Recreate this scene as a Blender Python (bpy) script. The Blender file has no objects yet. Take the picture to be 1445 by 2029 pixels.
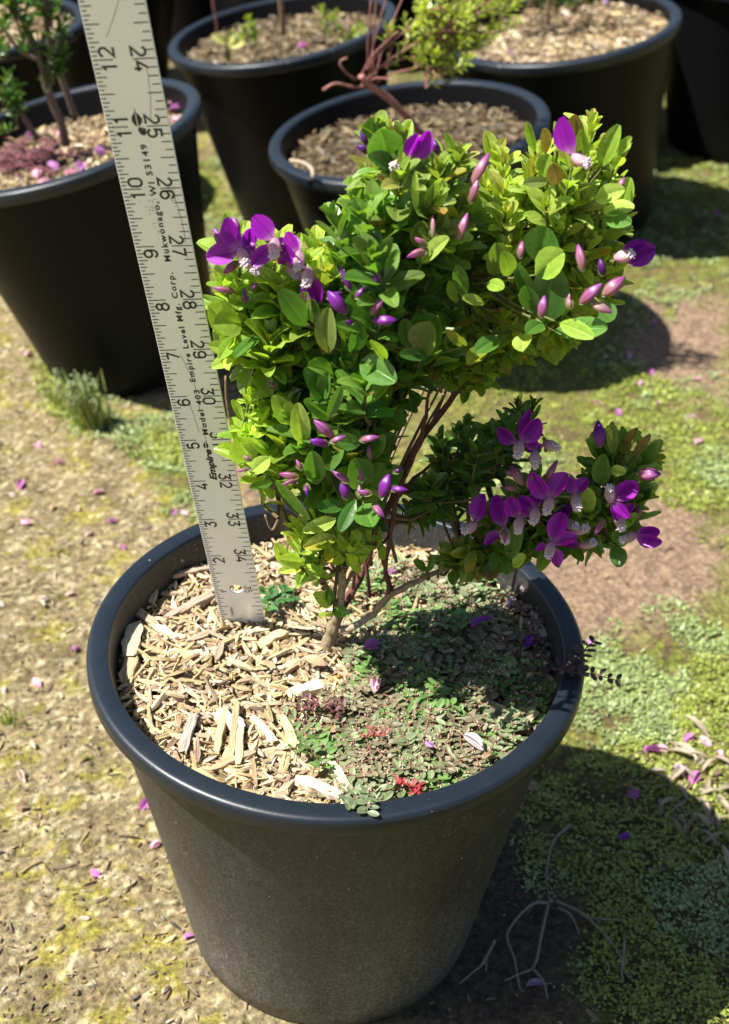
import bpy, math, random
import numpy as np

IN = 0.0254                      # everything below is measured in inches, scaled to metres when linked
rnd = random.Random(7)
rng = np.random.default_rng(11)
SC = bpy.context.scene
COL = SC.collection

# ------------------------------------------------------------------ camera, sky, sun, exposure
H = 7.61                         # rim height of the front pot above the ground
R0 = 4.5486                      # its outer rim radius
FPX = 2800.0
CAM = np.array([0.4298, -19.9453, 16.7689 + H])
PITCH, ROLL = 0.6116, 0.03315
fw = np.array([0, math.cos(PITCH), -math.sin(PITCH)])
rt = np.array([1.0, 0, 0])
up = np.cross(rt, fw)
cr, sr = math.cos(ROLL), math.sin(ROLL)
BR, BU = cr * rt + sr * up, -sr * rt + cr * up

from mathutils import Matrix, Vector
cd = bpy.data.cameras.new('camera')
cam = bpy.data.objects.new('camera', cd)
COL.objects.link(cam)
cam.matrix_world = Matrix(((BR[0], BU[0], -fw[0], CAM[0] * IN), (BR[1], BU[1], -fw[1], CAM[1] * IN),
                           (BR[2], BU[2], -fw[2], CAM[2] * IN), (0, 0, 0, 1)))
cd.sensor_fit = 'HORIZONTAL'
cd.sensor_width = 36
cd.lens = FPX / 1445 * 36
cd.clip_start = 0.02
cd.clip_end = 500
cd.dof.use_dof = True
cd.dof.focus_distance = 23.3 * IN
cd.dof.aperture_fstop = 19
SC.camera = cam

SUN_EL, SUN_AZ = math.radians(57), math.radians(190)
sdir = Vector((math.cos(SUN_EL) * math.cos(SUN_AZ), math.cos(SUN_EL) * math.sin(SUN_AZ), math.sin(SUN_EL)))
W = bpy.data.worlds.new('World')
SC.world = W
W.use_nodes = True
nt = W.node_tree
sky = nt.nodes.new('ShaderNodeTexSky')
sky.sky_type = 'NISHITA'
sky.sun_disc = False
sky.sun_elevation = SUN_EL
sky.sun_rotation = math.pi / 2 - SUN_AZ
nt.links.new(sky.outputs[0], nt.nodes['Background'].inputs[0])
nt.nodes['Background'].inputs[1].default_value = 0.05
sl = bpy.data.lights.new('sun', 'SUN')
sl.energy = 5.0
sl.angle = math.radians(0.53)
sl.color = (1.0, 0.96, 0.89)
so = bpy.data.objects.new('sun', sl)
COL.objects.link(so)
so.rotation_euler = sdir.to_track_quat('Z', 'Y').to_euler()
so.location = (0, 0, 3)
SC.view_settings.view_transform = 'Standard'
SC.view_settings.look = 'None'
SC.view_settings.gamma = 1.0
SC.view_settings.exposure = 1.15
SC.render.engine = 'CYCLES'
SC.cycles.use_denoising = True
SC.cycles.max_bounces = 8
SC.cycles.diffuse_bounces = 2
SC.cycles.sample_clamp_indirect = 6

# ------------------------------------------------------------------ pixel (of the 1445 x 2029 photo) -> point
def ray(px, py):
    return ((px - 722.5) / FPX) * BR + (-(py - 1014.5) / FPX) * BU + fw
def at(px, py, Y):
    d = ray(px, py); return CAM + d * ((Y - CAM[1]) / d[1])
def atz(px, py, z):
    d = ray(px, py); return CAM + d * ((z - CAM[2]) / d[2])
def to_px(P):
    d = np.asarray(P, float) - CAM
    z = d @ fw
    return np.stack([722.5 + FPX * (d @ BR) / z, 1014.5 - FPX * (d @ BU) / z], -1)

# ------------------------------------------------------------------ numpy helpers
def unit(v):
    v = np.asarray(v, float); return v / (np.linalg.norm(v) + 1e-12)
_lat = np.random.default_rng(3).random((256, 256))
def vnoise(x, y):
    xi = np.floor(x).astype(int); yi = np.floor(y).astype(int)
    fx = x - xi; fy = y - yi
    fx = fx * fx * (3 - 2 * fx); fy = fy * fy * (3 - 2 * fy)
    a = _lat[xi % 256, yi % 256]; b = _lat[(xi + 1) % 256, yi % 256]
    c = _lat[xi % 256, (yi + 1) % 256]; d = _lat[(xi + 1) % 256, (yi + 1) % 256]
    return (a * (1 - fx) + b * fx) * (1 - fy) + (c * (1 - fx) + d * fx) * fy
def fbm(x, y, o=4, s=0.0):
    t = 0; a = 1; n = 0
    for i in range(o):
        t = t + a * vnoise(x * 2 ** i + 17.3 * i + s, y * 2 ** i - 9.1 * i + s); n += a; a *= .5
    return t / n
def inpoly(x, y, poly):
    r = np.zeros(np.shape(x), bool); n = len(poly)
    for i in range(n):
        x1, y1 = poly[i]; x2, y2 = poly[(i + 1) % n]
        if y1 == y2: continue
        c = ((y1 > y) != (y2 > y)) & (x < (x2 - x1) * (y - y1) / (y2 - y1) + x1)
        r ^= c
    return r
def edgedist(x, y, poly):
    d = 1e9
    for i in range(len(poly)):
        a = np.array(poly[i], float); b = np.array(poly[(i + 1) % len(poly)], float)
        t = np.clip((np.array([x, y]) - a) @ (b - a) / ((b - a) @ (b - a)), 0, 1)
        d = min(d, np.linalg.norm(a + t * (b - a) - (x, y)))
    return d

# ------------------------------------------------------------------ mesh builder and object records
ORG = {}
class MB:
    def __init__(s):
        s.v = []; s.f = []; s.c = []; s.g = []; s.n = 0
    def add(s, v, f, c=(1, 1, 1), g=None):
        v = np.asarray(v, float).reshape(-1, 3)
        k = len(v)
        c = np.asarray(c, float)
        if c.ndim == 1: c = np.tile(c, (k, 1))
        if g is None: g = np.zeros((k, 3))
        s.v.append(v); s.c.append(c); s.g.append(np.asarray(g, float))
        s.f += [tuple(int(i) + s.n for i in q) for q in f]
        s.n += k
    def build(s, name, mat, parent=None, origin=None, smooth=True):
        v = np.concatenate(s.v)
        org = ORG[parent.name] if parent is not None else np.asarray(origin if origin is not None else (0, 0, 0), float)
        me = bpy.data.meshes.new(name)
        me.from_pydata(((v - org) * IN).tolist(), [], s.f)
        c = np.concatenate(s.c)
        a = me.color_attributes.new('tint', 'FLOAT_COLOR', 'POINT')
        a.data.foreach_set('color', np.concatenate([c, np.ones((len(c), 1))], 1).astype(np.float32).ravel())
        g = me.attributes.new('grain', 'FLOAT_VECTOR', 'POINT')
        g.data.foreach_set('vector', np.concatenate(s.g).astype(np.float32).ravel())
        if smooth: me.polygons.foreach_set('use_smooth', [True] * len(me.polygons))
        me.materials.append(mat)
        o = bpy.data.objects.new(name, me)
        COL.objects.link(o)
        if parent is not None: o.parent = parent
        else: o.location = Vector(org * IN)
        ORG[o.name] = org
        return o
def thing(name, loc, label, cat, group=None):
    o = bpy.data.objects.new(name, None)
    COL.objects.link(o)
    o.empty_display_size = 0.01
    o.location = Vector(np.asarray(loc, float) * IN)
    ORG[o.name] = np.asarray(loc, float)
    return tag(o, label, cat, group)
def tag(o, label=None, cat=None, group=None, kind=None):
    if label: o['label'] = label
    if cat: o['category'] = cat
    if group: o['group'] = group
    if kind: o['kind'] = kind
    return o

def smooth_path(pts, k=5):
    P = [np.asarray(p, float) for p in pts]
    if len(P) < 3: 
        return np.array([P[0] + (P[1] - P[0]) * t for t in np.linspace(0, 1, k + 1)])
    Q = [2 * P[0] - P[1]] + P + [2 * P[-1] - P[-2]]
    out = []
    for i in range(1, len(Q) - 2):
        for t in np.linspace(0, 1, k, endpoint=False):
            a, b, c, d = Q[i - 1], Q[i], Q[i + 1], Q[i + 2]
            out.append(.5 * ((2 * b) + (c - a) * t + (2 * a - 5 * b + 4 * c - d) * t * t + (3 * b - a - 3 * c + d) * t ** 3))
    out.append(P[-1])
    return np.array(out)
def tube(mb, path, radii, col=(1, 1, 1), n=7, wob=0.0, cap=True, colb=None):
    path = np.asarray(path); m = len(path)
    rad = np.interp(np.linspace(0, 1, m), np.linspace(0, 1, len(radii)), radii)
    tg = np.gradient(path, axis=0)
    u = None; V = []; G = []; C = []
    col = np.asarray(col, float); colb = col if colb is None else np.asarray(colb, float)
    acc = 0
    for i in range(m):
        t = unit(tg[i])
        if u is None: u = unit(np.cross(t, (0.3, .9, .2)))
        u = unit(u - t * (u @ t)); w = np.cross(t, u)
        if i: acc += np.linalg.norm(path[i] - path[i - 1])
        for k in range(n):
            a = 2 * math.pi * k / n
            r = rad[i] * (1 + wob * (rnd.random() - .5))
            V.append(path[i] + r * (math.cos(a) * u + math.sin(a) * w)); G.append((acc, k / n, 0))
            C.append(col + (colb - col) * i / max(1, m - 1))
    F = [(i * n + k, i * n + (k + 1) % n, (i + 1) * n + (k + 1) % n, (i + 1) * n + k) for i in range(m - 1) for k in range(n)]
    if cap:
        F.append(tuple(range(n))[::-1]); F.append(tuple((m - 1) * n + k for k in range(n)))
    mb.add(V, F, np.array(C), np.array(G))
# ---- leaf blade: 8 rows x 5 columns, folded along the midrib, cupped and bent, with a paler midrib of its own
_LU = np.array([0, .10, .28, .48, .68, .85, .955, 1.0]); _LV = np.array([-1, -.55, -.09, 0, .09, .55, 1])
_LF = [(i * 7 + j, i * 7 + j + 1, (i + 1) * 7 + j + 1, (i + 1) * 7 + j) for i in range(7) for j in range(6)]
def leaf(mb, base, tip, width, nrm, col, cup=.25, bend=.15, shape=1.0, tipcol=None, rib=1.55, edge=None, basecol=None):
    base = np.asarray(base, float); d = np.asarray(tip, float) - base
    L = np.linalg.norm(d); d = d / (L + 1e-9)
    n = nrm - d * (nrm @ d); n = unit(n); s = np.cross(d, n)
    w = np.sin(np.pi * np.clip(_LU, 0, 1) ** shape) ** .44 * (_LU / (_LU + .11)) * 1.12; w[0] = .08; w[-1] = .22
    U, V = np.meshgrid(_LU, _LV, indexing='ij')
    Wd = (w * width / 2)[:, None] * V
    z = cup * width * .5 * (V ** 2) * w[:, None] - cup * width * .16 * (np.abs(V) < .05) + bend * L * (U - U ** 2 * 2.0)
    P = base + U[..., None] * L * d + Wd[..., None] * s + z[..., None] * n
    c = np.tile(np.asarray(col, float), (8, 7, 1))
    c[:-1, 3] *= rib
    c *= (1 + .10 * rnd.uniform(-1, 1) * _LU)[:, None, None]
    if tipcol is not None:
        k = np.clip((U - .45) / .5, 0, 1)[..., None]; c = c * (1 - k) + np.asarray(tipcol) * k
    if edge is not None:
        c[:, 0] = edge; c[:, 6] = edge; c[-1] = edge
    if basecol is not None:
        k = np.clip(1 - _LU / .3, 0, 1)[:, None, None]; c = c * (1 - k) + np.asarray(basecol) * k
    g = np.stack([U * L, Wd, np.full_like(U, rnd.random() * 50)], -1)
    mb.add(P.reshape(-1, 3), _LF, c.reshape(-1, 3), g.reshape(-1, 3))
def ball(mb, c, r, col, sq=1.0, n=6, m=4):
    V = []; 
    for i in range(m + 1):
        th = math.pi * i / m
        for k in range(n):
            a = 2 * math.pi * k / n
            V.append((c[0] + r * math.sin(th) * math.cos(a), c[1] + r * math.sin(th) * math.sin(a), c[2] + r * sq * math.cos(th)))
    mb.add(V, [(i * n + k, (i + 1) * n + k, (i + 1) * n + (k + 1) % n, i * n + (k + 1) % n) for i in range(m) for k in range(n)], col)

# ------------------------------------------------------------------ materials
def mat(name):
    m = bpy.data.materials.new(name); m.use_nodes = True
    t = m.node_tree; b = t.nodes['Principled BSDF']
    return m, t, b
def N(t, typ, **k):
    n = t.nodes.new(typ)
    for a, v in k.items(): setattr(n, a, v)
    return n
def noise(t, scale, detail=4, rough=.6, vec=None, dim='3D'):
    n = N(t, 'ShaderNodeTexNoise'); n.inputs['Scale'].default_value = scale
    n.inputs['Detail'].default_value = detail; n.inputs['Roughness'].default_value = rough
    if vec is not None: t.links.new(vec, n.inputs['Vector'])
    return n.outputs['Fac']
def ramp(t, fac, stops):
    r = N(t, 'ShaderNodeValToRGB'); e = r.color_ramp.elements
    while len(e) < len(stops): e.new(.5)
    for i, (p, c) in enumerate(stops):
        e[i].position = p; e[i].color = (*c, 1) if len(c) == 3 else c
    t.links.new(fac, r.inputs[0]); return r.outputs[0]
def mixc(t, fac, a, b, mode='MIX'):
    m = N(t, 'ShaderNodeMix', data_type='RGBA', blend_type=mode)
    for s, v in ((0, fac), (6, a), (7, b)):
        if hasattr(v, 'links'): t.links.new(v, m.inputs[s])
        elif isinstance(v, (int, float)): m.inputs[s].default_value = v
        else: m.inputs[s].default_value = (*v, 1)
    return m.outputs[2]
def bump(t, b, h, strength, dist):
    n = N(t, 'ShaderNodeBump'); n.inputs['Strength'].default_value = strength; n.inputs['Distance'].default_value = dist
    t.links.new(h, n.inputs['Height']); t.links.new(n.outputs[0], b.inputs['Normal'])
def attr(t, name, out='Color'):
    a = N(t, 'ShaderNodeAttribute', attribute_name=name); return a.outputs[out]
def gray(t, f, lo, hi):
    return ramp(t, f, [(0, (lo,) * 3), (1, (hi,) * 3)])
def objco(t, scale=(1, 1, 1)):
    c = N(t, 'ShaderNodeTexCoord'); m = N(t, 'ShaderNodeMapping'); m.inputs['Scale'].default_value = scale
    t.links.new(c.outputs['Object'], m.inputs[0]); return m.outputs[0]

def leaf_mat(name, trans=.38, rough=.29, tr=(1.5, 1.6, .5), gs=(7, 7, 1), lo=.62, hi=1.38):
    m, t, b = mat(name)
    a = attr(t, 'tint')
    g = N(t, 'ShaderNodeMapping'); g.inputs['Scale'].default_value = gs; t.links.new(attr(t, 'grain', 'Vector'), g.inputs[0])
    f = noise(t, 1.6, 3, .6, g.outputs[0])
    c = mixc(t, 1.0, a, gray(t, f, lo, hi), 'MULTIPLY')
    t.links.new(c, b.inputs['Base Color'])
    b.inputs['Roughness'].default_value = rough
    b.inputs['Specular IOR Level'].default_value = .6
    bump(t, b, f, .25, .0006)
    tl = N(t, 'ShaderNodeBsdfTranslucent')
    t.links.new(mixc(t, 1.0, c, tr, 'MULTIPLY'), tl.inputs[0])
    mx = N(t, 'ShaderNodeMixShader'); mx.inputs[0].default_value = trans
    t.links.new(b.outputs[0], mx.inputs[1]); t.links.new(tl.outputs[0], mx.inputs[2])
    t.links.new(mx.outputs[0], t.nodes['Material Output'].inputs[0])
    return m
M_LEAF = leaf_mat('shrub_leaf')
M_WEED = leaf_mat('weed_leaf', .25, .5, (1.1, 1.2, .8))
M_PETAL = leaf_mat('petal', .42, .42, (1.25, .8, 1.3), (1.6, 26, 1), .35, 1.6)
M_DRYPETAL = leaf_mat('fallen_petal', .3, .6, (1.1, .9, 1.0))

def wood_mat(name, bs=.0012):
    m, t, b = mat(name)
    g = N(t, 'ShaderNodeMapping'); g.inputs['Scale'].default_value = (2.2, 34, 1); t.links.new(attr(t, 'grain', 'Vector'), g.inputs[0])
    f = noise(t, 1.0, 4, .65, g.outputs[0])
    c = mixc(t, 1.0, attr(t, 'tint'), ramp(t, f, [(.28, (.45, .38, .30)), (.5, (.95, .92, .88)), (.75, (1.2, 1.2, 1.18))]), 'MULTIPLY')
    t.links.new(c, b.inputs['Base Color']); b.inputs['Roughness'].default_value = .85
    b.inputs['Specular IOR Level'].default_value = .2
    bump(t, b, f, .8, bs)
    return m
M_WOOD = wood_mat('weathered_wood')
def bark_mat():
    m, t, b = mat('bark')
    g = N(t, 'ShaderNodeMapping'); g.inputs['Scale'].default_value = (5, 6, 1); t.links.new(attr(t, 'grain', 'Vector'), g.inputs[0])
    f = noise(t, 1.5, 5, .7, g.outputs[0])
    t.links.new(mixc(t, 1.0, attr(t, 'tint'), ramp(t, f, [(.3, (.45, .38, .32)), (.55, (1, .95, .9)), (.75, (1.5, 1.45, 1.4))]), 'MULTIPLY'), b.inputs['Base Color'])
    b.inputs['Roughness'].default_value = .75
    bump(t, b, f, .7, .0012)
    return m
M_BARK = bark_mat()
def soil_mat():
    m, t, b = mat('potting_soil')
    v = objco(t)
    f = noise(t, 160, 6, .7, v); f2 = noise(t, 30, 3, .6, v)
    c = mixc(t, f2, ramp(t, f, [(.3, (.03, .02, .012)), (.6, (.13, .085, .045)), (.75, (.28, .2, .11))]), (.10, .065, .035))
    t.links.new(c, b.inputs['Base Color']); b.inputs['Roughness'].default_value = .95
    bump(t, b, f, 1, .004); return m
M_SOIL = soil_mat()
def plastic(name, base, rough, dustcol, lo, hi, streak=False, blotch=40, spec=.5, specks=1):
    m, t, b = mat(name)
    v = objco(t)
    f = noise(t, blotch, 5, .65, v)
    fs = noise(t, 900, 2, .5, v)
    fv = noise(t, 1.0, 3, .6, objco(t, (300, 300, 90)))
    dust = ramp(t, f, [(lo, (0, 0, 0)), (hi, (1, 1, 1))])
    sp = ramp(t, fs, [(.66, (0, 0, 0)), (.72, (1, 1, 1))])
    st = ramp(t, fv, [(.5, (0, 0, 0)), (.8, (.7, .7, .7))])
    d1 = mixc(t, 1.0, dust, mixc(t, .3, sp, st, 'ADD') if streak else sp, 'MULTIPLY' if not streak else 'MULTIPLY')
    c = mixc(t, d1, base, dustcol)
    speck = ramp(t, noise(t, 330, 1, .4, v), [(.80, (0, 0, 0)), (.82, (.8, .8, .8))])
    if specks: c = mixc(t, speck, c, (.5, .48, .42))
    t.links.new(c, b.inputs['Base Color'])
    t.links.new(gray(t, f, rough - .08, rough + .12), b.inputs['Roughness'])
    b.inputs['Specular IOR Level'].default_value = spec
    if streak:
        sx = N(t, 'ShaderNodeSeparateXYZ'); t.links.new(attr(t, 'grain', 'Vector'), sx.inputs[0])
        gm_ = N(t, 'ShaderNodeMapping'); gm_.inputs['Scale'].default_value = (90, .35, 1); t.links.new(attr(t, 'grain', 'Vector'), gm_.inputs[0])
        drip = ramp(t, noise(t, 1.0, 4, .65, gm_.outputs[0]), [(.35, (.75,) * 3), (.7, (1.1,) * 3)])
        hz_ = N(t, 'ShaderNodeMath', operation='MULTIPLY_ADD'); hz_.inputs[1].default_value = -1 / 7.2; hz_.inputs[2].default_value = 1.0
        t.links.new(sx.outputs[1], hz_.inputs[0])
        hd = N(t, 'ShaderNodeMath', operation='ADD'); t.links.new(hz_.outputs[0], hd.inputs[0]); t.links.new(noise(t, 14, 6, .75, v), hd.inputs[1])
        hs = N(t, 'ShaderNodeMath', operation='MULTIPLY'); hs.inputs[1].default_value = .5; t.links.new(hd.outputs[0], hs.inputs[0])
        mud = ramp(t, hs.outputs[0], [(.2, (.10,) * 3), (.42, (.24,) * 3), (.60, (.55,) * 3), (.78, (1.0,) * 3)])
        spk = ramp(t, noise(t, 700, 3, .6, v), [(.42, (.25,) * 3), (.62, (1, 1, 1))])
        mk = mixc(t, 1.0, mixc(t, 1.0, mud, drip, 'MULTIPLY'), spk, 'MULTIPLY')
        c2 = mixc(t, mk, c, (.21, .20, .185)); t.links.new(c2, b.inputs['Base Color'])
    bump(t, b, noise(t, 1.0, 4, .6, objco(t, (500, 500, 500))), .12, .0004)
    return m
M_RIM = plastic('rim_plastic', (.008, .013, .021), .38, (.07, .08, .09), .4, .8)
M_BACK = plastic('back_pot_plastic', (.005, .005, .006), .42, (.035, .034, .032), .4, .9, False, 12, .13, 0)  # near-black copy of the pot plastic, shade of the rear pots painted in
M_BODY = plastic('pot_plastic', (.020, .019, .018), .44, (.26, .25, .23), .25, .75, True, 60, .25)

# ------------------------------------------------------------------ the ground
GREEN = [[(900, 830), (1010, 815), (1180, 800), (1290, 735), (1445, 770), (1445, 1090), (1400, 1040), (1330, 990), (1270, 930), (1150, 900), (1000, 985), (860, 1000)],
         [(1160, 1290), (1250, 1225), (1445, 1215), (1445, 1500), (1300, 1470), (1120, 1460)],
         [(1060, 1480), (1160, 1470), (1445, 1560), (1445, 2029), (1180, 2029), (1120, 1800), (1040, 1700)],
         [(1180, 520), (1250, 260), (1445, 300), (1445, 600), (1260, 610), (1180, 680), (950, 720), (930, 820), (1270, 760), (1180, 560)],
         [(380, 270), (460, 290), (470, 560), (430, 640), (390, 560)],
         [(200, 830), (420, 850), (420, 960), (380, 1050), (280, 900)], [(60, 690), (230, 760), (260, 860), (120, 850)],
         [(560, 980), (1000, 900), (1000, 1050), (560, 1000)]]
BROWN = [[(1000, 1000), (1140, 940), (1310, 960), (1420, 1040), (1445, 1120), (1350, 1220), (1160, 1275), (1000, 1120)],
         [(1225, 670), (1300, 600), (1445, 575), (1445, 800), (1330, 765), (1270, 755)],
         [(860, 1640), (1040, 1600), (1100, 1720), (1150, 2029), (600, 2029)], [(480, 900), (560, 930), (560, 1000), (470, 990)]]
def soft(px, py, polys, feather=22):
    m = np.zeros(px.shape)
    j = [(-1, -.6), (1, .5), (.2, 1), (-.4, -1), (0, 0), (.8, -.7), (-.9, .7)]
    for a, b in j:
        k = np.zeros(px.shape, bool)
        for P in polys: k |= inpoly(px + a * feather, py + b * feather, P)
        m += k
    return m / len(j)
def ground_h(x, y):
    x = np.asarray(x, float); y = np.asarray(y, float)
    h = (fbm(x * .22, y * .22, 3) - .5) * .55 + (fbm(x * 1.3, y * 1.3, 4, 5) - .5) * .22 + (fbm(x * 3.5, y * 3.5, 3, 9) - .5) * .16
    r = np.hypot(x, y)
    k = np.clip((r - 3.0) / 2.5, 0, 1)
    return h * (.25 + .75 * k) - .02
def ground_col(x, y):
    P = np.stack([x, y, np.zeros_like(x)], -1)
    q = to_px(P); d = (P - CAM) @ fw
    px = np.where(d > 1, q[..., 0], -9e3) + (fbm(x * 1.6, y * 1.6, 3, 31) - .5) * 90
    py = np.where(d > 1, q[..., 1], -9e3) + (fbm(x * 1.6, y * 1.6, 3, 67) - .5) * 90
    g = soft(px, py, GREEN); b = soft(px, py, BROWN)
    n1 = fbm(x * .9, y * .9, 5, 2); n2 = fbm(x * 3.2, y * 3.2, 4, 8); n3 = fbm(x * 10, y * 10, 3, 4); n4 = fbm(x * .5, y * .5, 3, 44)
    L = lambda c: np.array(c)[None, None] if x.ndim == 2 else np.array(c)
    tan = L((.285, .225, .12)) * (.55 + .9 * n3[..., None])
    dk = L((.15, .115, .055))
    def bl(a, c, m): return a * (1 - m[..., None]) + c * m[..., None]
    c = bl(tan, dk * (.7 + .7 * n3[..., None]), np.clip((n2 - .50) * 6, 0, .8))
    c = bl(c, L((.34, .30, .05)) * (.6 + .8 * n3[..., None]), np.clip((n1 * .5 + n2 * .5 - .54) * 9, 0, .7))
    c = bl(c, L((.46, .40, .26)) * (.6 + .8 * n3[..., None]), np.clip((n3 - .64) * 14, 0, .8))
    side = np.clip((px - 500) / 300, 0, 1) * np.clip((py + 200) / 200, 0, 1)
    moss = L((.15, .17, .03)) * (.4 + 1.2 * n3[..., None])
    earth = L((.27, .185, .125)) * (.7 + .6 * n3[..., None])
    c = bl(c, bl(moss, L((.17, .13, .05)), np.clip((n2 - .5) * 6, 0, 1)), side * .75)
    mk_ = np.clip((n2 * .6 + n3 * .4 - .44) * 12, 0, 1)[..., None]
    c = bl(c, moss * mk_ + L((.15, .11, .055)) * (.6 + .8 * n3[..., None]) * (1 - mk_), g)
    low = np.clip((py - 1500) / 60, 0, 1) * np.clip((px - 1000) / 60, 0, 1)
    c = bl(c, L((.075, .062, .03)) * (.5 + 1.0 * n3[..., None]), low * np.clip((n2 - .42) * 6, 0, .85))  # lower-right shade painted into the soil as a darker tone
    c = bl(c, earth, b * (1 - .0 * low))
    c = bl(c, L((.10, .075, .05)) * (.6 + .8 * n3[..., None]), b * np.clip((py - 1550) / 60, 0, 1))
    far = np.clip((y - 50) / 20, 0, 1)
    c = bl(c, L((.05, .05, .03)), far)
    return c, g, b
def axis(lo, hi, st, far):
    core = np.arange(lo, hi + st / 2, st)
    e = []; s = st; 
    while sum(e) < far: s *= 1.35; e.append(s)
    e = np.cumsum(e)
    return np.concatenate([(lo - e)[::-1], core, hi + e])
gx = axis(-22, 26, .12, 3000); gy = axis(-10, 42, .13, 3000)
X, Y = np.meshgrid(gx, gy, indexing='ij')
Z = ground_h(X, Y)
Z = np.where((np.abs(X) > 60) | (Y > 100) | (Y < -40), 0, Z)
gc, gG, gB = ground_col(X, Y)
mb = MB()
nx, ny = X.shape
ii, jj = np.meshgrid(np.arange(nx - 1), np.arange(ny - 1), indexing='ij')
q = np.stack([ii * ny + jj, (ii + 1) * ny + jj, (ii + 1) * ny + jj + 1, ii * ny + jj + 1], -1).reshape(-1, 4)
mb.v = [np.stack([X, Y, Z], -1).reshape(-1, 3)]; mb.c = [gc.reshape(-1, 3)]; mb.g = [np.zeros((nx * ny, 3))]; mb.f = q.tolist(); mb.n = nx * ny
m, t, b = mat('earth')
v = objco(t)
f = noise(t, 260, 6, .72, v); f2 = noise(t, 55, 4, .6, v)
c = mixc(t, 1.0, attr(t, 'tint'), ramp(t, f, [(.30, (.30, .27, .25)), (.5, (.95, .95, .95)), (.70, (1.9, 1.85, 1.7))]), 'MULTIPLY')
t.links.new(c, b.inputs['Base Color']); b.inputs['Roughness'].default_value = .95; b.inputs['Specular IOR Level'].default_value = .2
bump(t, b, mixc(t, .4, f, f2), 1, .006)
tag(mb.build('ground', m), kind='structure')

def gz(x, y): return float(ground_h(np.array([x]), np.array([y]))[0])
def gpt(px, py):
    p = atz(px, py, 0)
    for _ in range(3): p = atz(px, py, gz(p[0], p[1]))
    return p
def pick(x0, x1, y0, y1): # random visible ground point
    return gpt(rnd.uniform(x0, x1), rnd.uniform(y0, y1))

# low mossy leaf growth on the green patches (uncountable)
mb = MB(); cb = MB()
def quadleaf(mb, p, a, L, w, tilt, col):
    d = np.array([math.cos(a) * math.cos(tilt), math.sin(a) * math.cos(tilt), math.sin(tilt)]); s = np.array([-math.sin(a), math.cos(a), 0]) * w / 2
    mb.add([p, p + d * L * .5 + s, p + d * L, p + d * L * .5 - s], [(0, 1, 2, 3)], col)
NC = 26000
cpx = rng.uniform(380, 1480, NC); cpy = rng.uniform(250, 2060, NC)
lf = rng.random(NC) < .12
cpx[lf] = rng.uniform(0, 430, lf.sum()); cpy[lf] = rng.uniform(650, 1100, lf.sum())
dd_ = ((cpx - 722.5) / FPX)[:, None] * BR + (-(cpy - 1014.5) / FPX)[:, None] * BU + fw
PP = CAM + dd_ * (-CAM[2] / dd_[:, 2])[:, None]
gm = ground_col(PP[:, 0], PP[:, 1])[1]; cm = fbm(PP[:, 0] * .8, PP[:, 1] * .8, 3, 77); km = fbm(PP[:, 0] * .5, PP[:, 1] * .5, 2, 13)
PP[:, 2] = ground_h(PP[:, 0], PP[:, 1])
ok = (rng.random(NC) < gm * 1.2 - .05) & (cm > .40) & (PP[:, 1] < 45) & ((cpy < 1520) | (rng.random(NC) < .45))  # moss thinned at lower right, so the darkened soil deepens the shade
for i in np.nonzero(ok)[0][:6500]:
    p = PP[i]; sz_ = rnd.uniform(.05, .12) * (1 + .015 * max(0, p[1]))
    base = np.array((.28, .35, .13)) * (.5 + 1.0 * cm[i]) if km[i] > .47 else np.array((.29, .34, .06))
    for k in range(rnd.randint(7, 11)):
        o = p + np.array([rnd.gauss(0, .14), rnd.gauss(0, .14), .01 + rnd.random() * .07])
        quadleaf(mb, o, rnd.uniform(0, 6.28), sz_ * rnd.uniform(.7, 1.4), sz_ * .8, rnd.uniform(-.1, .7), base * rnd.uniform(.55, 1.35))
tag(mb.build('moss_and_liverwort', M_WEED, origin=(8, 5, 0)), 'low green moss and liverwort leaves covering the damp ground right of the front pot', 'ground cover', kind='stuff')

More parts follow.
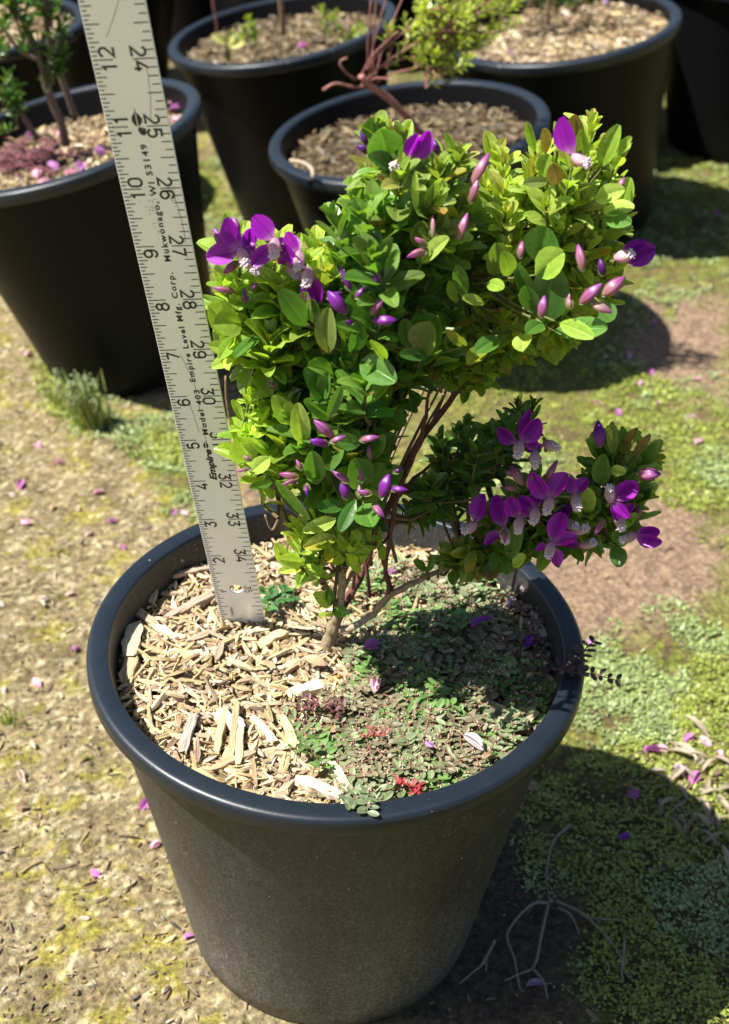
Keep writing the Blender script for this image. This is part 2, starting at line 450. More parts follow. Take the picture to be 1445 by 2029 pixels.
# ------------------------------------------------------------------ chips (bark, straw, bits)
def chip_arrays(P, L, w, th, az, tilt, roll, col, mb):
    """P (n,3): vectorised irregular splinters, 12 verts each"""
    n = len(P)
    u = np.array([-.5, -.18, .22, .5]); prof = np.array([.45, 1, .9, .35])
    v = []
    jit = rng.uniform(.72, 1.28, (n, 4, 4)); bow = rng.normal(0, .06, n)
    for i in range(4):
        for k, (a, c) in enumerate(((-1, -1), (1, -1), (1, 1), (-1, 1))):
            x = L * (u[i] + rng.uniform(-.06, .06, n) * (i in (0, 3)))
            y = w * .5 * a * prof[i] * jit[:, i, k] + bow * L * (u[i] ** 2) * 2
            z = th * .5 * c * (prof[i] * .5 + .5) * jit[:, i, (k + 1) % 4]
            v.append(np.stack([x, y, z], -1))
    V = np.stack(v, 1)                                   # n,16,3
    G = V.copy(); G[..., 2] += rng.uniform(0, 90, n)[:, None]; G[..., 1] += G[..., 2] * .0 + rng.uniform(0, 50, n)[:, None]
    cr_, sr_ = np.cos(roll), np.sin(roll)
    y = V[..., 1] * cr_[:, None] - V[..., 2] * sr_[:, None]; z = V[..., 1] * sr_[:, None] + V[..., 2] * cr_[:, None]; x = V[..., 0]
    ct, st = np.cos(tilt), np.sin(tilt)
    x, z = x * ct[:, None] - z * st[:, None], x * st[:, None] + z * ct[:, None]
    ca, sa = np.cos(az), np.sin(az)
    x, y = x * ca[:, None] - y * sa[:, None], x * sa[:, None] + y * ca[:, None]
    V = np.stack([x, y, z], -1) + P[:, None]
    fs = []
    for i in range(3):
        for k in range(4):
            fs.append((i * 4 + k, i * 4 + (k + 1) % 4, (i + 1) * 4 + (k + 1) % 4, (i + 1) * 4 + k))
    fs += [(3, 2, 1, 0), (12, 13, 14, 15)]
    F = (np.array(fs)[None] + (np.arange(n) * 16)[:, None, None]).reshape(-1, 4) + mb.n
    mb.v.append(V.reshape(-1, 3)); mb.g.append(G.reshape(-1, 3)); mb.c.append(np.repeat(col, 16, 0)); mb.f += F.tolist(); mb.n += n * 16
def chipcol(n, pale=.5):
    pal = np.array([(.62, .50, .29), (.70, .60, .40), (.52, .40, .22), (.46, .36, .25), (.40, .28, .18), (.72, .66, .52), (.34, .30, .26), (.50, .36, .27)])
    pr = np.array([.25, .15 * pale * 2, .20, .14, .11, .06 * pale * 2, .06, .09]); pr /= pr.sum()
    return pal[rng.choice(8, n, p=pr)] * rng.uniform(.5, 1.12, (n, 1))

# plant litter strewn over the ground
mb = MB()
n = 3000
pts = []
while len(pts) < n:
    px, py = rnd.uniform(-40, 1480), rnd.uniform(-20, 2070)
    if rnd.random() < .35: px = rnd.uniform(-40, 420); py = rnd.uniform(600, 2060)
    if rnd.random() < .04: px = rnd.gauss(1390, 60); py = rnd.gauss(1560, 70)
    p = atz(px, py, 0)
    if p[1] > 55: continue
    pts.append(p)
P = np.array(pts); P[:, 2] = ground_h(P[:, 0], P[:, 1]) + .025
Lr = rng.lognormal(-2.4, .65, n); Lr = np.clip(Lr, .03, .75)
lc = chipcol(n) * rng.uniform(.35, .85, (n, 1))
chip_arrays(P, Lr, np.clip(Lr * rng.uniform(.15, .7, n), .02, .09), rng.uniform(.02, .05, n), rng.uniform(0, 6.28, n), rng.normal(0, .15, n), rng.uniform(0, 6.28, n), lc, mb)
tag(mb.build('plant_litter', M_WOOD, origin=(0, 5, 0), smooth=False), 'fine straw, grit and bark crumbs strewn over the bare ground', 'litter', kind='stuff')

# ------------------------------------------------------------------ plastic pots
TILT = math.atan(.15)
def pot_frame(cx, cy, tilt):
    """maps pot-local (x, y, z above its base) to the world"""
    c, s = math.cos(tilt), math.sin(tilt)
    def T(p):
        p = np.asarray(p, float).reshape(-1, 3)
        return np.stack([cx + p[:, 0] * c - p[:, 2] * s, cy + p[:, 1], p[:, 0] * s + p[:, 2] * c], -1)
    return T
def lathe(mb, prof, T, n=112, close=False):
    V = []; G = []
    for r, z in prof:
        for k in range(n):
            a = 2 * math.pi * k / n
            V.append((r * math.cos(a), r * math.sin(a), z)); G.append((k / n, z, 0))
    F = [(i * n + k, i * n + (k + 1) % n, (i + 1) * n + (k + 1) % n, (i + 1) * n + k) for i in range(len(prof) - 1) for k in range(n)]
    if close:
        F.append(tuple((len(prof) - 1) * n + k for k in range(n)))
    mb.add(T(V), F, (1, 1, 1), G)
def make_pot(cx, cy, R, Ht, Rb, tilt, label, depth=.9, name='plant_pot', gz0=0.0):
    x0 = cx + Ht * math.sin(tilt); T = pot_frame(x0, cy, tilt)
    T2 = lambda p: T(p) + np.array([0, 0, gz0])
    root = thing(name, (x0, cy, gz0), label, 'plant pot', 'black plastic nursery pots standing on the ground')
    s = R / R0
    t = .394 * s
    prof = [(R - t - .02, Ht - .10 * s), (R - t, Ht - .012), (R - t + .02, Ht)]
    for a in range(0, 91, 15):
        prof.append((R - .11 * s + .11 * s * math.sin(math.radians(a)), Ht - .11 * s + .11 * s * math.cos(math.radians(a))))
    prof += [(R, Ht - .30 * s), (R - .015, Ht - .33 * s), (R - .05, Ht - .34 * s), (R - .06, Ht - .345 * s), (R - .06, Ht - .40 * s),
             (R - .075, Ht - .415 * s), (R - .28 * s, Ht - .425 * s)]
    mb = MB(); lathe(mb, prof, T2); mb.build('rim', M_RIM, root)
    Rt = R - .27 * s
    mb = MB()
    body = [(Rt, Ht - .42 * s)]
    for k in range(1, 15):
        u = k / 15
        body.append((Rt + (Rb - Rt) * u + (-.05) * math.sin(u * math.pi), (Ht - .42 * s) * (1 - u) + .12 * u))
    body += [(Rb - .02, .06), (Rb - .10, .0), (Rb - .25, -.02)]
    lathe(mb, body, T2, close=True)
    zi = Ht - depth - .3
    inner = [(R - t - .02, Ht - .10 * s), (R - t - .10, Ht - .5 * s), (R - t - .10 - (depth) * .12, zi)]
    lathe(mb, inner[::-1], T2)
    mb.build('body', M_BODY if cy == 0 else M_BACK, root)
    return root, T2, R - t - .12

M_root, MT, MRin = make_pot(0, 0, R0, H, 2.983, 0, 'large black plastic pot in front, holding the purple flowered shrub and the ruler')
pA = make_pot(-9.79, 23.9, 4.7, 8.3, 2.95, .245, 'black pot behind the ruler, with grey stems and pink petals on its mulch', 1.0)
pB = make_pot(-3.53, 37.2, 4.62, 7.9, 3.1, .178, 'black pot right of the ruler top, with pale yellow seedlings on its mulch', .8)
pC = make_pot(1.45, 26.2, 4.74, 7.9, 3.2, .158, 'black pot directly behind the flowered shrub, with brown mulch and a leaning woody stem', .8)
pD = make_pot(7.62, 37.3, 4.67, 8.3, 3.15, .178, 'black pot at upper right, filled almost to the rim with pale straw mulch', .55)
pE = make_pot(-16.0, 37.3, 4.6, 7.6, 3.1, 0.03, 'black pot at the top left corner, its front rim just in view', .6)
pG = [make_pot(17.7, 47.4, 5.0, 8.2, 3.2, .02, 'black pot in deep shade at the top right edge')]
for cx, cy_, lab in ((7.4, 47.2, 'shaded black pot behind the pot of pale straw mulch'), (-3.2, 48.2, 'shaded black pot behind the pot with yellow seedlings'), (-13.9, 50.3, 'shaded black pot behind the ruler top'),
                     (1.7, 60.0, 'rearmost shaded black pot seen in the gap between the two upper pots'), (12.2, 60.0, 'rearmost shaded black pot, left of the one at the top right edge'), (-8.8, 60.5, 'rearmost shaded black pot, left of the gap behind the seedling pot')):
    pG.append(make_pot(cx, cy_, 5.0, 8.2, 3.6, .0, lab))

# ------------------------------------------------------------------ mulch fills
WEED = [(700, 1150), (760, 1120), (900, 1150), (1050, 1180), (1120, 1250), (1140, 1330), (1110, 1420), (1020, 1490), (960, 1540), (880, 1575), (700, 1590), (640, 1545), (610, 1470), (660, 1410), (740, 1370), (715, 1330), (690, 1290), (720, 1230)]
def fill(potT, Rin, Ht, depth, n, label, name='wood_mulch', pale=.5, big=1.0, seed=0, dark=1.0, org=None, lenm=0.0):
    """soil surface plus its mass of small splinters, one uncountable object"""
    mb = MB(); k = 40; V = []; F = []
    def hz(x, y): return Ht - depth + (fbm(x * .9 + seed, y * .9, 3, 3) - .5) * .28 + (fbm(x * 4 + seed, y * 4, 2, 3) - .5) * .10
    na = 72
    V.append((0, 0, float(hz(np.array([0.]), np.array([0.]))[0])))
    for i in range(1, k + 1):
        r = (Rin + .06) * i / k
        a = 2 * np.pi * np.arange(na) / na
        x, y = r * np.cos(a), r * np.sin(a); z = hz(x, y)
        V += list(zip(x, y, z))
    F += [(0, 1 + j, 1 + (j + 1) % na) for j in range(na)]
    for i in range(k - 1):
        F += [(1 + i * na + j, 1 + (i + 1) * na + j, 1 + (i + 1) * na + (j + 1) % na, 1 + i * na + (j + 1) % na) for j in range(na)]
    mb.add(potT(V), F, (.15 * dark, .10 * dark, .055 * dark))
    n_in = n
    r = (Rin - .03) * np.sqrt(rng.random(n)); a = rng.uniform(0, 6.28, n); x, y = r * np.cos(a), r * np.sin(a)
    L = np.clip(rng.lognormal(-1.75 + lenm, .66, n), .05, 1.0) * big
    L = np.minimum(L, .1 + 1.6 * (Rin - r))
    z = hz(x, y) + .02 + rng.random(n) ** 1.3 * .17
    if name == 'wood_mulch' and seed == 0:
        q_ = to_px(np.stack([x, y, z], -1)); kp = ~(inpoly(q_[:, 0], q_[:, 1], WEED) & (rng.random(n) < .45)); x, y, z, L, r = x[kp], y[kp], z[kp], L[kp], r[kp]; n = len(x)
    loc = np.stack([x, y, z], -1)
    P = potT(loc)
    cc = chipcol(n, pale) * dark * (.65 + .6 * np.clip((z - hz(x, y)) / .17, 0, 1))[:, None]  # deeper chips get a darker tint, shade painted into the gaps
    chip_arrays(P, L, np.clip(L * rng.uniform(.06, .34, n), .016, .13) , rng.uniform(.025, .07, n), rng.uniform(0, 6.28, n), rng.normal(0, .2, n), rng.uniform(0, 6.28, n), cc, mb)
    o = mb.build(name, M_WOOD, origin=potT([(0, 0, 0)])[0] if org is None else org, smooth=False)
    tag(o, label, 'mulch', kind='stuff')
    return hz
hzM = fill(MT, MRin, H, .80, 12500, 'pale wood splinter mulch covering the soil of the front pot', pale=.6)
fill(pA[1], pA[2], 8.3, 1.0, 2300, 'bleached pale mulch around the grey stems in the left pot', pale=.8, seed=5)
fill(pB[1], pB[2], 7.9, .75, 2000, 'brown mulch around the yellow seedlings', pale=.35, seed=9, dark=.58)
fill(pC[1], pC[2], 7.9, .80, 2600, 'brown shredded mulch in the pot directly behind the shrub', pale=.3, seed=13, dark=.45)
fill(pD[1], pD[2], 8.3, .50, 2400, 'pale straw coloured mulch filling the upper right pot', pale=.7, seed=17)
fill(pE[1], pE[2], 7.6, .55, 1200, 'mulch in the top left corner pot', pale=.5, seed=21)

def sz(px, py, dz=0.0):
    z = H - .75
    p = atz(px, py, z)
    for _ in range(3):
        z = float(hzM(np.array([p[0]]), np.array([p[1]]))[0]) + dz; p = atz(px, py, z)
    return p
# distinctive big chips, laid where the photo shows them: (x1,y1,x2,y2,width_px,colour,label)
BIG = [
 (385, 1415, 362, 1492, 18, (.44, .38, .34), 'flat grey sliver pointing at the left front rim'),
 (446, 1400, 430, 1490, 14, (.66, .54, .30), 'long upright tan strip standing near the front left rim'),
 (470, 1392, 456, 1505, 13, (.50, .38, .22), 'long brown fibrous strip beside the upright tan strip'),
 (268, 1236, 256, 1300, 36, (.60, .53, .38), 'thick bleached chunk against the left inner wall'),
 (262, 1298, 250, 1350, 30, (.56, .44, .26), 'blocky yellowish chunk below the bleached chunk at the left wall'),
 (255, 1203, 312, 1240, 20, (.46, .34, .24), 'grey brown stick leaning out from the left wall shadow'),
 (288, 1232, 342, 1258, 14, (.80, .72, .50), 'pale sliver crossing under the grey brown stick'),
 (312, 1135, 300, 1195, 20, (.50, .40, .28), 'curled fibrous piece standing beside the left wall'),
 (330, 1225, 420, 1180, 22, (.44, .33, .26), 'long dark reddish stick left of the ruler foot'),
 (340, 1142, 420, 1125, 14, (.50, .38, .29), 'straight brown stick running behind the ruler foot'),
 (432, 1412, 480, 1445, 26, (.85, .82, .72), 'bright white bleached chip in the middle of the mulch'),
 (515, 1280, 570, 1250, 22, (.70, .56, .32), 'broad golden chip between ruler and trunk'),
 (585, 1372, 645, 1356, 26, (.78, .70, .52), 'large pale flat chip below the trunk'),
 (640, 1492, 695, 1575, 20, (.72, .62, .42), 'long pale plank fragment near the front rim'),
 (588, 1545, 672, 1578, 22, (.66, .56, .44), 'grey streaked slab lying along the front rim'),
 (560, 1418, 590, 1490, 16, (.74, .60, .34), 'narrow golden splinter with a pointed end'),
 (476, 1435, 472, 1515, 14, (.68, .56, .34), 'wide vertical board fragment near the front rim'),
 (500, 1420, 545, 1470, 16, (.76, .66, .46), 'pale strip sloping to the lower right'),
 (505, 1490, 420, 1525, 14, (.48, .36, .24), 'dark bundle of fibres by the front left rim'),
 (1062, 1205, 1078, 1262, 34, (.60, .56, .50), 'thick grey weathered chunk by the right inner wall'),
 (1010, 1165, 1060, 1150, 18, (.58, .54, .46), 'grey stick at the back right of the pot'),
 (900, 1190, 960, 1170, 14, (.56, .52, .46), 'grey splinter behind the weeds at the back'),
 (940, 1495, 1010, 1462, 12, (.56, .52, .46), 'thin grey splinter by the shaded right front rim'),
 (820, 1165, 870, 1180, 18, (.52, .50, .46), 'grey chip under the low right branch'),
 (820, 1070, 850, 1060, 26, (.80, .68, .44), 'sunlit yellow chip by the back wall'),
]
for x1, y1, x2, y2, w, c, lab in BIG:
    a = sz(x1, y1, .20 + rnd.random() * .08); b_ = sz(x2, y2, .20 + rnd.random() * .08)
    ctr = (a + b_) / 2; d = b_ - a; L = np.linalg.norm(d); wi = w / 107
    th = min(.14, wi * .6)
    mb = MB()
    # splintered slab: cross-sections along the length with ragged ends
    nseg = 7; nc = 8
    V = []; G = []
    dn = d / L; s = unit(np.cross((0, 0, 1), dn)); u_ = np.cross(dn, s)
    offs = rng.uniform(0, 60)
    for i in range(nseg):
        for k in range(nc):
            aa = 2 * math.pi * (k + .5) / nc
            rr = 1 + rnd.uniform(-.24, .20)
            e = .66 if i in (0, nseg - 1) else 1
            xx = (i / (nseg - 1) - .5) * L + (rnd.uniform(-.12, .12) * wi * 2 if i in (0, nseg - 1) else 0)
            yy = math.copysign(abs(math.cos(aa)) ** .3, math.cos(aa)) * wi / 2 * rr * e
            zz = math.copysign(abs(math.sin(aa)) ** .3, math.sin(aa)) * th / 2 * rr * e + .05 * L * math.sin(math.pi * i / (nseg - 1)) * .4
            V.append(ctr + dn * xx + s * yy + u_ * zz); G.append((xx, yy + offs, zz))
    F = [(i * nc + k, i * nc + (k + 1) % nc, (i + 1) * nc + (k + 1) % nc, (i + 1) * nc + k) for i in range(nseg - 1) for k in range(nc)]
    F += [tuple(range(nc))[::-1], tuple((nseg - 1) * nc + k for k in range(nc))]
    mb.add(V, F, c, G)
    tag(mb.build('wood_chip', M_WOOD, origin=ctr, smooth=False), lab, 'wood chip', 'large single wood chips on the mulch of the front pot')
# many ordinary loose chips, each an object, from ten shapes
protos = []
for k in range(10):
    mb = MB()
    chip_arrays(np.zeros((1, 3)), np.array([rng.uniform(.38, .75)]), np.array([rng.uniform(.035, .12)]), np.array([rng.uniform(.03, .06)]),
                np.zeros(1), np.zeros(1), np.zeros(1), chipcol(1, .9), mb)
    o = mb.build('wood_chip', M_WOOD, smooth=False)
    tag(o, 'ordinary loose pale splinter lying on top of the mulch in the front pot', 'wood chip', 'loose splinters on top of the mulch')
    protos.append(o)
cnt = 0
while cnt < 170:
    r = (MRin - .35) * math.sqrt(rnd.random()); a = rnd.uniform(0, 6.28)
    x, y = r * math.cos(a), r * math.sin(a)
    z = float(hzM(np.array([x]), np.array([y]))[0]) + rnd.uniform(.17, .27)
    q = to_px((x, y, z))
    if inpoly(np.array(q[0]), np.array(q[1]), WEED) and rnd.random() < .8: continue
    o = protos[cnt] if cnt < 10 else protos[rnd.randrange(10)].copy()
    if cnt >= 10: COL.objects.link(o)
    o.location = Vector((x * IN, y * IN, z * IN)); o.rotation_euler = (rnd.gauss(0, .5), rnd.gauss(0, .16), rnd.uniform(0, 6.28))
    s = rnd.uniform(.6, 1.1); o.scale = (s, s, s)
    cnt += 1
# yellow feed pellets by the trunk
p0 = None
for k in range(26):
    px, py = rnd.gauss(672, 22), rnd.gauss(1352, 13)
    p = sz(px, py, .12)
    if p0 is None:
        mb = MB(); ball(mb, (0, 0, 0), .045, (.50, .33, .08), n=10, m=7)
        m_, t_, b_ = mat('pellet'); t_.links.new(mixc(t_, noise(t_, 300, 2, .5, objco(t_)), (.50, .34, .08), (.40, .24, .06)), b_.inputs['Base Color']); b_.inputs['Roughness'].default_value = .4
        o = mb.build('feed_pellet', m_); p0 = o
        tag(o, 'round yellow feed pellet on the soil just in front of the trunk', 'pellet', 'yellow feed pellets by the trunk')
    else:
        o = p0.copy(); COL.objects.link(o)
    o.location = Vector(p * IN); s = rnd.uniform(.75, 1.15); o.scale = (s, s, s * .95)

# ------------------------------------------------------------------ the ruler
def euler_np(a, b, c):
    X = np.array([[1, 0, 0], [0, math.cos(a), -math.sin(a)], [0, math.sin(a), math.cos(a)]])
    Yr = np.array([[math.cos(b), 0, math.sin(b)], [0, 1, 0], [-math.sin(b), 0, math.cos(b)]])
    Zr = np.array([[math.cos(c), -math.sin(c), 0], [math.sin(c), math.cos(c), 0], [0, 0, 1]])
    return Zr @ Yr @ X
RB = np.array([-2.2468, 1.0332, -.6447 + H]); RE = euler_np(.23735, -.08161, -.02876); RW = .8441
RT = lambda p: RB + np.asarray(p, float).reshape(-1, 3) @ RE.T
ruler = thing('ruler', RB, 'upright scratched silver metal ruler standing in the front pot left of the shrub', 'ruler')
TH = .045
mb = MB()
hc, hr, hn = (RW * .49, 1.02), .128, 40
def plate(mb):
    # front (y=0) and back (y=TH) skins with a round hole, walls, slight edge bevel
    e = .006
    ys = []
    za, zb = hc[1] - .3, hc[1] + .3
    V = []; F = []
    def vv(x, y, z): V.append((x, y, z)); return len(V) - 1
    for y, o in ((0, 1), (TH, -1)):
        zs = [0 + e] + [za] ; 
        def rect(x0, x1, z0, z1):
            a = [vv(x0, y, z0), vv(x1, y, z0), vv(x1, y, z1), vv(x0, y, z1)]
            F.append(tuple(a) if o > 0 else tuple(a[::-1]))
        rect(e, RW - e, e, za)
        zz = zb
        while zz < 36 - e: rect(e, RW - e, zz, min(zz + 3, 36 - e)); zz += 3
        # ring
        out = []; inn = []
        for k in range(hn):
            a = 2 * math.pi * (k + .5) / hn
            dx, dz = math.cos(a), math.sin(a)
            tx = ((RW - e - hc[0]) if dx > 0 else (hc[0] - e)) / max(abs(dx), 1e-9); tz = .3 / max(abs(dz), 1e-9)
            tt = min(tx, tz)
            out.append(vv(hc[0] + dx * tt, y, hc[1] + dz * tt)); inn.append(vv(hc[0] + dx * hr, y, hc[1] + dz * hr))
        for k in range(hn):
            q_ = (out[k], out[(k + 1) % hn], inn[(k + 1) % hn], inn[k]); F.append(q_ if o > 0 else q_[::-1])
        for cx_, cz_ in ((e, za), (RW - e, za), (RW - e, zb), (e, zb)):   # corner fillers
            ds = sorted(out, key=lambda i: (V[i][0] - cx_) ** 2 + (V[i][2] - cz_) ** 2)[:2]
            F.append((vv(cx_, y, cz_), ds[0], ds[1]))
    # hole wall
    for k in range(hn):
        a = 2 * math.pi * (k + .5) / hn; b2 = 2 * math.pi * (k + 1.5) / hn
        p = [(hc[0] + hr * math.cos(x), hc[1] + hr * math.sin(x)) for x in (a, b2)]
        i = [vv(p[0][0], 0, p[0][1]), vv(p[1][0], 0, p[1][1]), vv(p[1][0], TH, p[1][1]), vv(p[0][0], TH, p[0][1])]
        F.append(tuple(i))
    # edge walls with a bevel
    per = [(e, e), (RW - e, e), (RW - e, 36 - e), (e, 36 - e)]; pero = [(0, 0), (RW, 0), (RW, 36), (0, 36)]
    for k in range(4):
        a, b2 = per[k], per[(k + 1) % 4]; c_, d_ = pero[k], pero[(k + 1) % 4]
        F.append((vv(a[0], 0, a[1]), vv(c_[0], e, c_[1]), vv(d_[0], e, d_[1]), vv(b2[0], 0, b2[1])))
        F.append((vv(c_[0], e, c_[1]), vv(c_[0], TH - e, c_[1]), vv(d_[0], TH - e, d_[1]), vv(d_[0], e, d_[1])))
        F.append((vv(c_[0], TH - e, c_[1]), vv(a[0], TH, a[1]), vv(b2[0], TH, b2[1]), vv(d_[0], TH - e, d_[1])))
    mb.add(RT(V), F)
plate(mb)
m, t, b = mat('anodised_aluminium')
v = objco(t)
b.inputs['Metallic'].default_value = .25
f = noise(t, 1.0, 4, .6, objco(t, (30, 30, 600)))
t.links.new(mixc(t, noise(t, 45, 4, .6, v), (.92, .98, 1.0), (.84, .91, .98)), b.inputs['Base Color'])
t.links.new(gray(t, f, .36, .50), b.inputs['Roughness'])
mb.build('blade', m, ruler, smooth=False)
m, t, b = mat('black_print')
t.links.new(mixc(t, noise(t, 500, 2, .5, objco(t)), (.012, .012, .014), (.03, .03, .034)), b.inputs['Base Color']); b.inputs['Roughness'].default_value = .5
M_PRINT = m
YF = -.0035
# stroke digits on a 1 x 1.35 box
def arc(cx, cy, rx, ry, a0, a1, n=7):
    return [(cx + rx * math.cos(math.radians(a0 + (a1 - a0) * i / n)), cy + ry * math.sin(math.radians(a0 + (a1 - a0) * i / n))) for i in range(n + 1)]
DG = {
 '0': [arc(.5, .95, .42, .4, 0, 180) + arc(.5, .4, .42, .4, 180, 360) + [(.92, .95)]],
 '1': [[(.22, 1.08), (.55, 1.35), (.55, 0)], ],
 '2': [arc(.5, .95, .42, .4, 165, -30) + [(.08, 0), (.94, 0)]],
 '3': [[(.1, 1.35), (.9, 1.35), (.48, .82)] + arc(.48, .41, .42, .41, 80, -165)],
 '4': [[(.66, 1.35), (.05, .38), (.98, .38)], [(.72, .72), (.72, 0)]],
 '5': [[(.86, 1.35), (.16, 1.35), (.13, .76)] + arc(.48, .44, .42, .44, 110, -160)],
 '6': [[(.72, 1.35)] + arc(.5, .42, .42, .42, 150, -210, 12) + [(.62, 1.2)]],
 '7': [[(.06, 1.35), (.92, 1.35), (.34, 0)]],
 '8': [arc(.5, .38, .44, .38, 90, 450, 14), arc(.5, 1.04, .38, .31, -90, 270, 12)],
 '9': [[(.28, 0)] + arc(.5, .93, .42, .42, -30, 330, 12) + [(.38, .15)]],
}
DG['6'] = [arc(.5, .95, .42, .4, 15, 180) + arc(.5, .41, .42, .41, 180, 545, 14)]
DG['9'] = [arc(.5, .4, .42, .4, -165, 0) + arc(.5, .94, .42, .41, 0, 365, 14)]
def stroke(mb, pts, w, T):
    """flat ribbon with mitred joins; T maps glyph (x,y) to ruler (x,z)"""
    P = np.array([T(p) for p in pts]); n = len(P)
    tg = np.gradient(P, axis=0) if n > 2 else np.array([P[1] - P[0]] * 2)
    V = []; F = []
    for i in range(n):
        a = unit(P[i] - P[i - 1]) if i else unit(P[1] - P[0]); c = unit(P[i + 1] - P[i]) if i < n - 1 else a
        mdir = unit(a + c); nn = np.array([-mdir[1], mdir[0]]); k = 1 / max(.45, abs(nn @ np.array([-a[1], a[0]])))
        for s in (1, -1): V.append((P[i][0] + nn[0] * s * w / 2 * k, YF, P[i][1] + nn[1] * s * w / 2 * k))
    F = [(2 * i, 2 * i + 1, 2 * i + 3, 2 * i + 2) for i in range(n - 1)]
    mb.add(RT(V), F)
def digit(mb, ch, T, w=.033):
    for s in DG[ch]: stroke(mb, s, w, T)
tick = MB(); num = MB(); 
def bar(mb, x0, x1, z, w=.012):
    mb.add(RT([(x0, YF, z - w / 2), (x1, YF, z - w / 2), (x1, YF, z + w / 2), (x0, YF, z + w / 2)]), [(0, 1, 2, 3)])
for k in range(3, 16 * 36):
    z = k / 16
    Ln = .27 if k % 16 == 0 else .19 if k % 8 == 0 else .135 if k % 4 == 0 else .10 if k % 2 == 0 else .065
    if k == 16: Ln = .15
    bar(tick, .012, .012 + Ln, z, .016)
for k in range(1, 8 * 36):
    z = k / 8
    Ln = .29 if k % 8 == 0 else .19 if k % 4 == 0 else .135 if k % 2 == 0 else .10
    if k == 8: Ln = .12
    bar(tick, RW - .012 - Ln, RW - .012, z, .016)
gh, gw = .186 / 1.35, .150       # glyph scale: height across the ruler, width along it
for n_ in range(1, 36):
    s = str(n_)
    small = n_ == 1
    k = .6 if small else 1.0
    def TL(z0, k=k, x1=.305):
        return lambda p: np.array([x1 - p[1] * gh * k, z0 + p[0] * gw * k])
    if len(s) == 1: digit(num, s, TL(n_ - .055 - gw * k + (.05 if small else 0), x1=.24 if small else .305), .02 if small else .033)
    else:
        digit(num, s[0], TL(n_ - .03 - gw, x1=.315)); digit(num, s[1], TL(n_ + .035, x1=.305))
    m_ = str(36 - n_)            # the scale that counts down the other edge, printed the other way round
    sm = n_ == 1; k = .6 if sm else 1.0
    def TR(z0, k=k):
        return lambda p: np.array([RW - .31 + p[1] * gh * k + (.05 if sm else 0), z0 - p[0] * gw * k])
    if len(m_) == 2:
        digit(num, m_[0], TR(n_ + (.03 + gw if not sm else gw * .6 + .02)), .033 if not sm else .017); digit(num, m_[1], TR(n_ - (.035 if not sm else .0)), .033 if not sm else .017)
    else: digit(num, m_, TR(n_ - .035))
# scratches and scuffs
m, t, b = mat('scratch_line'); t.links.new(gray(t, noise(t, 300, 2, .5, objco(t)), .07, .2), b.inputs['Base Color']); b.inputs['Roughness'].default_value = .5
for pts in ([(.73, 13.25), (.42, 12.62), (.26, 12.32)], [(.70, 11.9), (.67, 11.45), (.60, 11.05)], [(.33, 6.9), (.42, 6.45), (.45, 6.1), (.44, 5.2), (.45, 4.9)], [(.30, 5.9), (.36, 5.2)], [(.71, 10.0), (.76, 9.4), (.75, 9.05)]):
    scr = MB(); stroke(scr, smooth_path([(*p, 0) for p in pts], 5)[:, :2].tolist(), .007, lambda p: np.array(p)); scr.build('scratch', m, ruler, smooth=False)
for c_, n_, s_ in (((.36, 9.75), 26, .05), ((.70, 9.9), 16, .03), ((.70, 4.6), 10, .03), ((.4, 9.3), 8, .03)):
    scr = MB()
    for _ in range(n_):
        x, z = c_[0] + rnd.gauss(0, s_), c_[1] + rnd.gauss(0, .12); a = rnd.uniform(0, 3.1)
        stroke(scr, [(x, z), (x + .02 * math.cos(a), z + .02 * math.sin(a))], .008, lambda p: np.array(p))
    tag(scr.build('scuffing', m, ruler, smooth=False), kind='stuff')
tick.build('scale_marks', M_PRINT, ruler, smooth=False); num.build('numbers', M_PRINT, ruler, smooth=False)
def words(txt, z0, z1, hgt, xmid, bold=.0, shear=0.0, spacing=1.12):
    cu = bpy.data.curves.new('lettering', 'FONT'); cu.body = txt; cu.space_character = spacing; cu.offset = bold; cu.shear = shear
    cu.resolution_u = 3
    o = bpy.data.objects.new('lettering', cu)
    me = bpy.data.meshes.new_from_object(o)
    V = np.array([v.co[:] for v in me.vertices]); F = [tuple(p.vertices) for p in me.polygons]
    x0, x1 = V[:, 0].min(), V[:, 0].max(); cap = .73
    mb = MB()
    X_ = z0 + (V[:, 0] - x0) / (x1 - x0) * (z1 - z0); Y_ = V[:, 1] / cap * hgt
    mb.add(RT(np.stack([xmid + hgt / 2 - Y_, np.full(len(V), YF), X_], -1)), F)
    bpy.data.objects.remove(o); bpy.data.curves.remove(cu); bpy.data.meshes.remove(me)
    mb.build('lettering', M_PRINT, ruler, smooth=False)
words('Empire', 4.02, 4.78, .115, .43, .045, .25, 1.0)
words('Model 403', 5.12, 6.14, .092, .455, .03, 0, 1.3)
words('Empire Level Mfg. Corp.', 6.32, 8.52, .09, .43, .03, 0, 1.3)
words('Mukwonago, WI 53149', 8.72, 10.72, .09, .435, .03, 0, 1.3)
words('16ths', .22, .47, .055, .24, .01, 0, 1.0)
words('e', 10.86, 10.99, .13, .44, .06, .25, 1.0)
words('TM', 11.05, 11.13, .04, .48, .02, 0, 1.0)
# the maker's leaf emblem (twice)
emb = MB()
for zc, sx in ((4.80, .62), (11.0, 1.0)):
    xm = .42
    for sd in (-1, 1):   # the two halves of a feather with a light quill between them
        L = [(xm + sd * .007, zc)] + [(xm + sd * (.010 + .058 * sx * math.sin(math.pi * u) ** .7), zc + .21 * sx * u) for u in np.linspace(.04, .96, 9)] + [(xm + sd * .006, zc + .22 * sx)]
        emb.add(RT([(x, YF, z) for x, z in L]), [tuple(range(len(L)))])
    stroke(emb, [(xm, zc + .2 * sx), (xm, zc + .28 * sx)], .010, lambda p: np.array(p))
emb.build('emblem', M_PRINT, ruler, smooth=False)
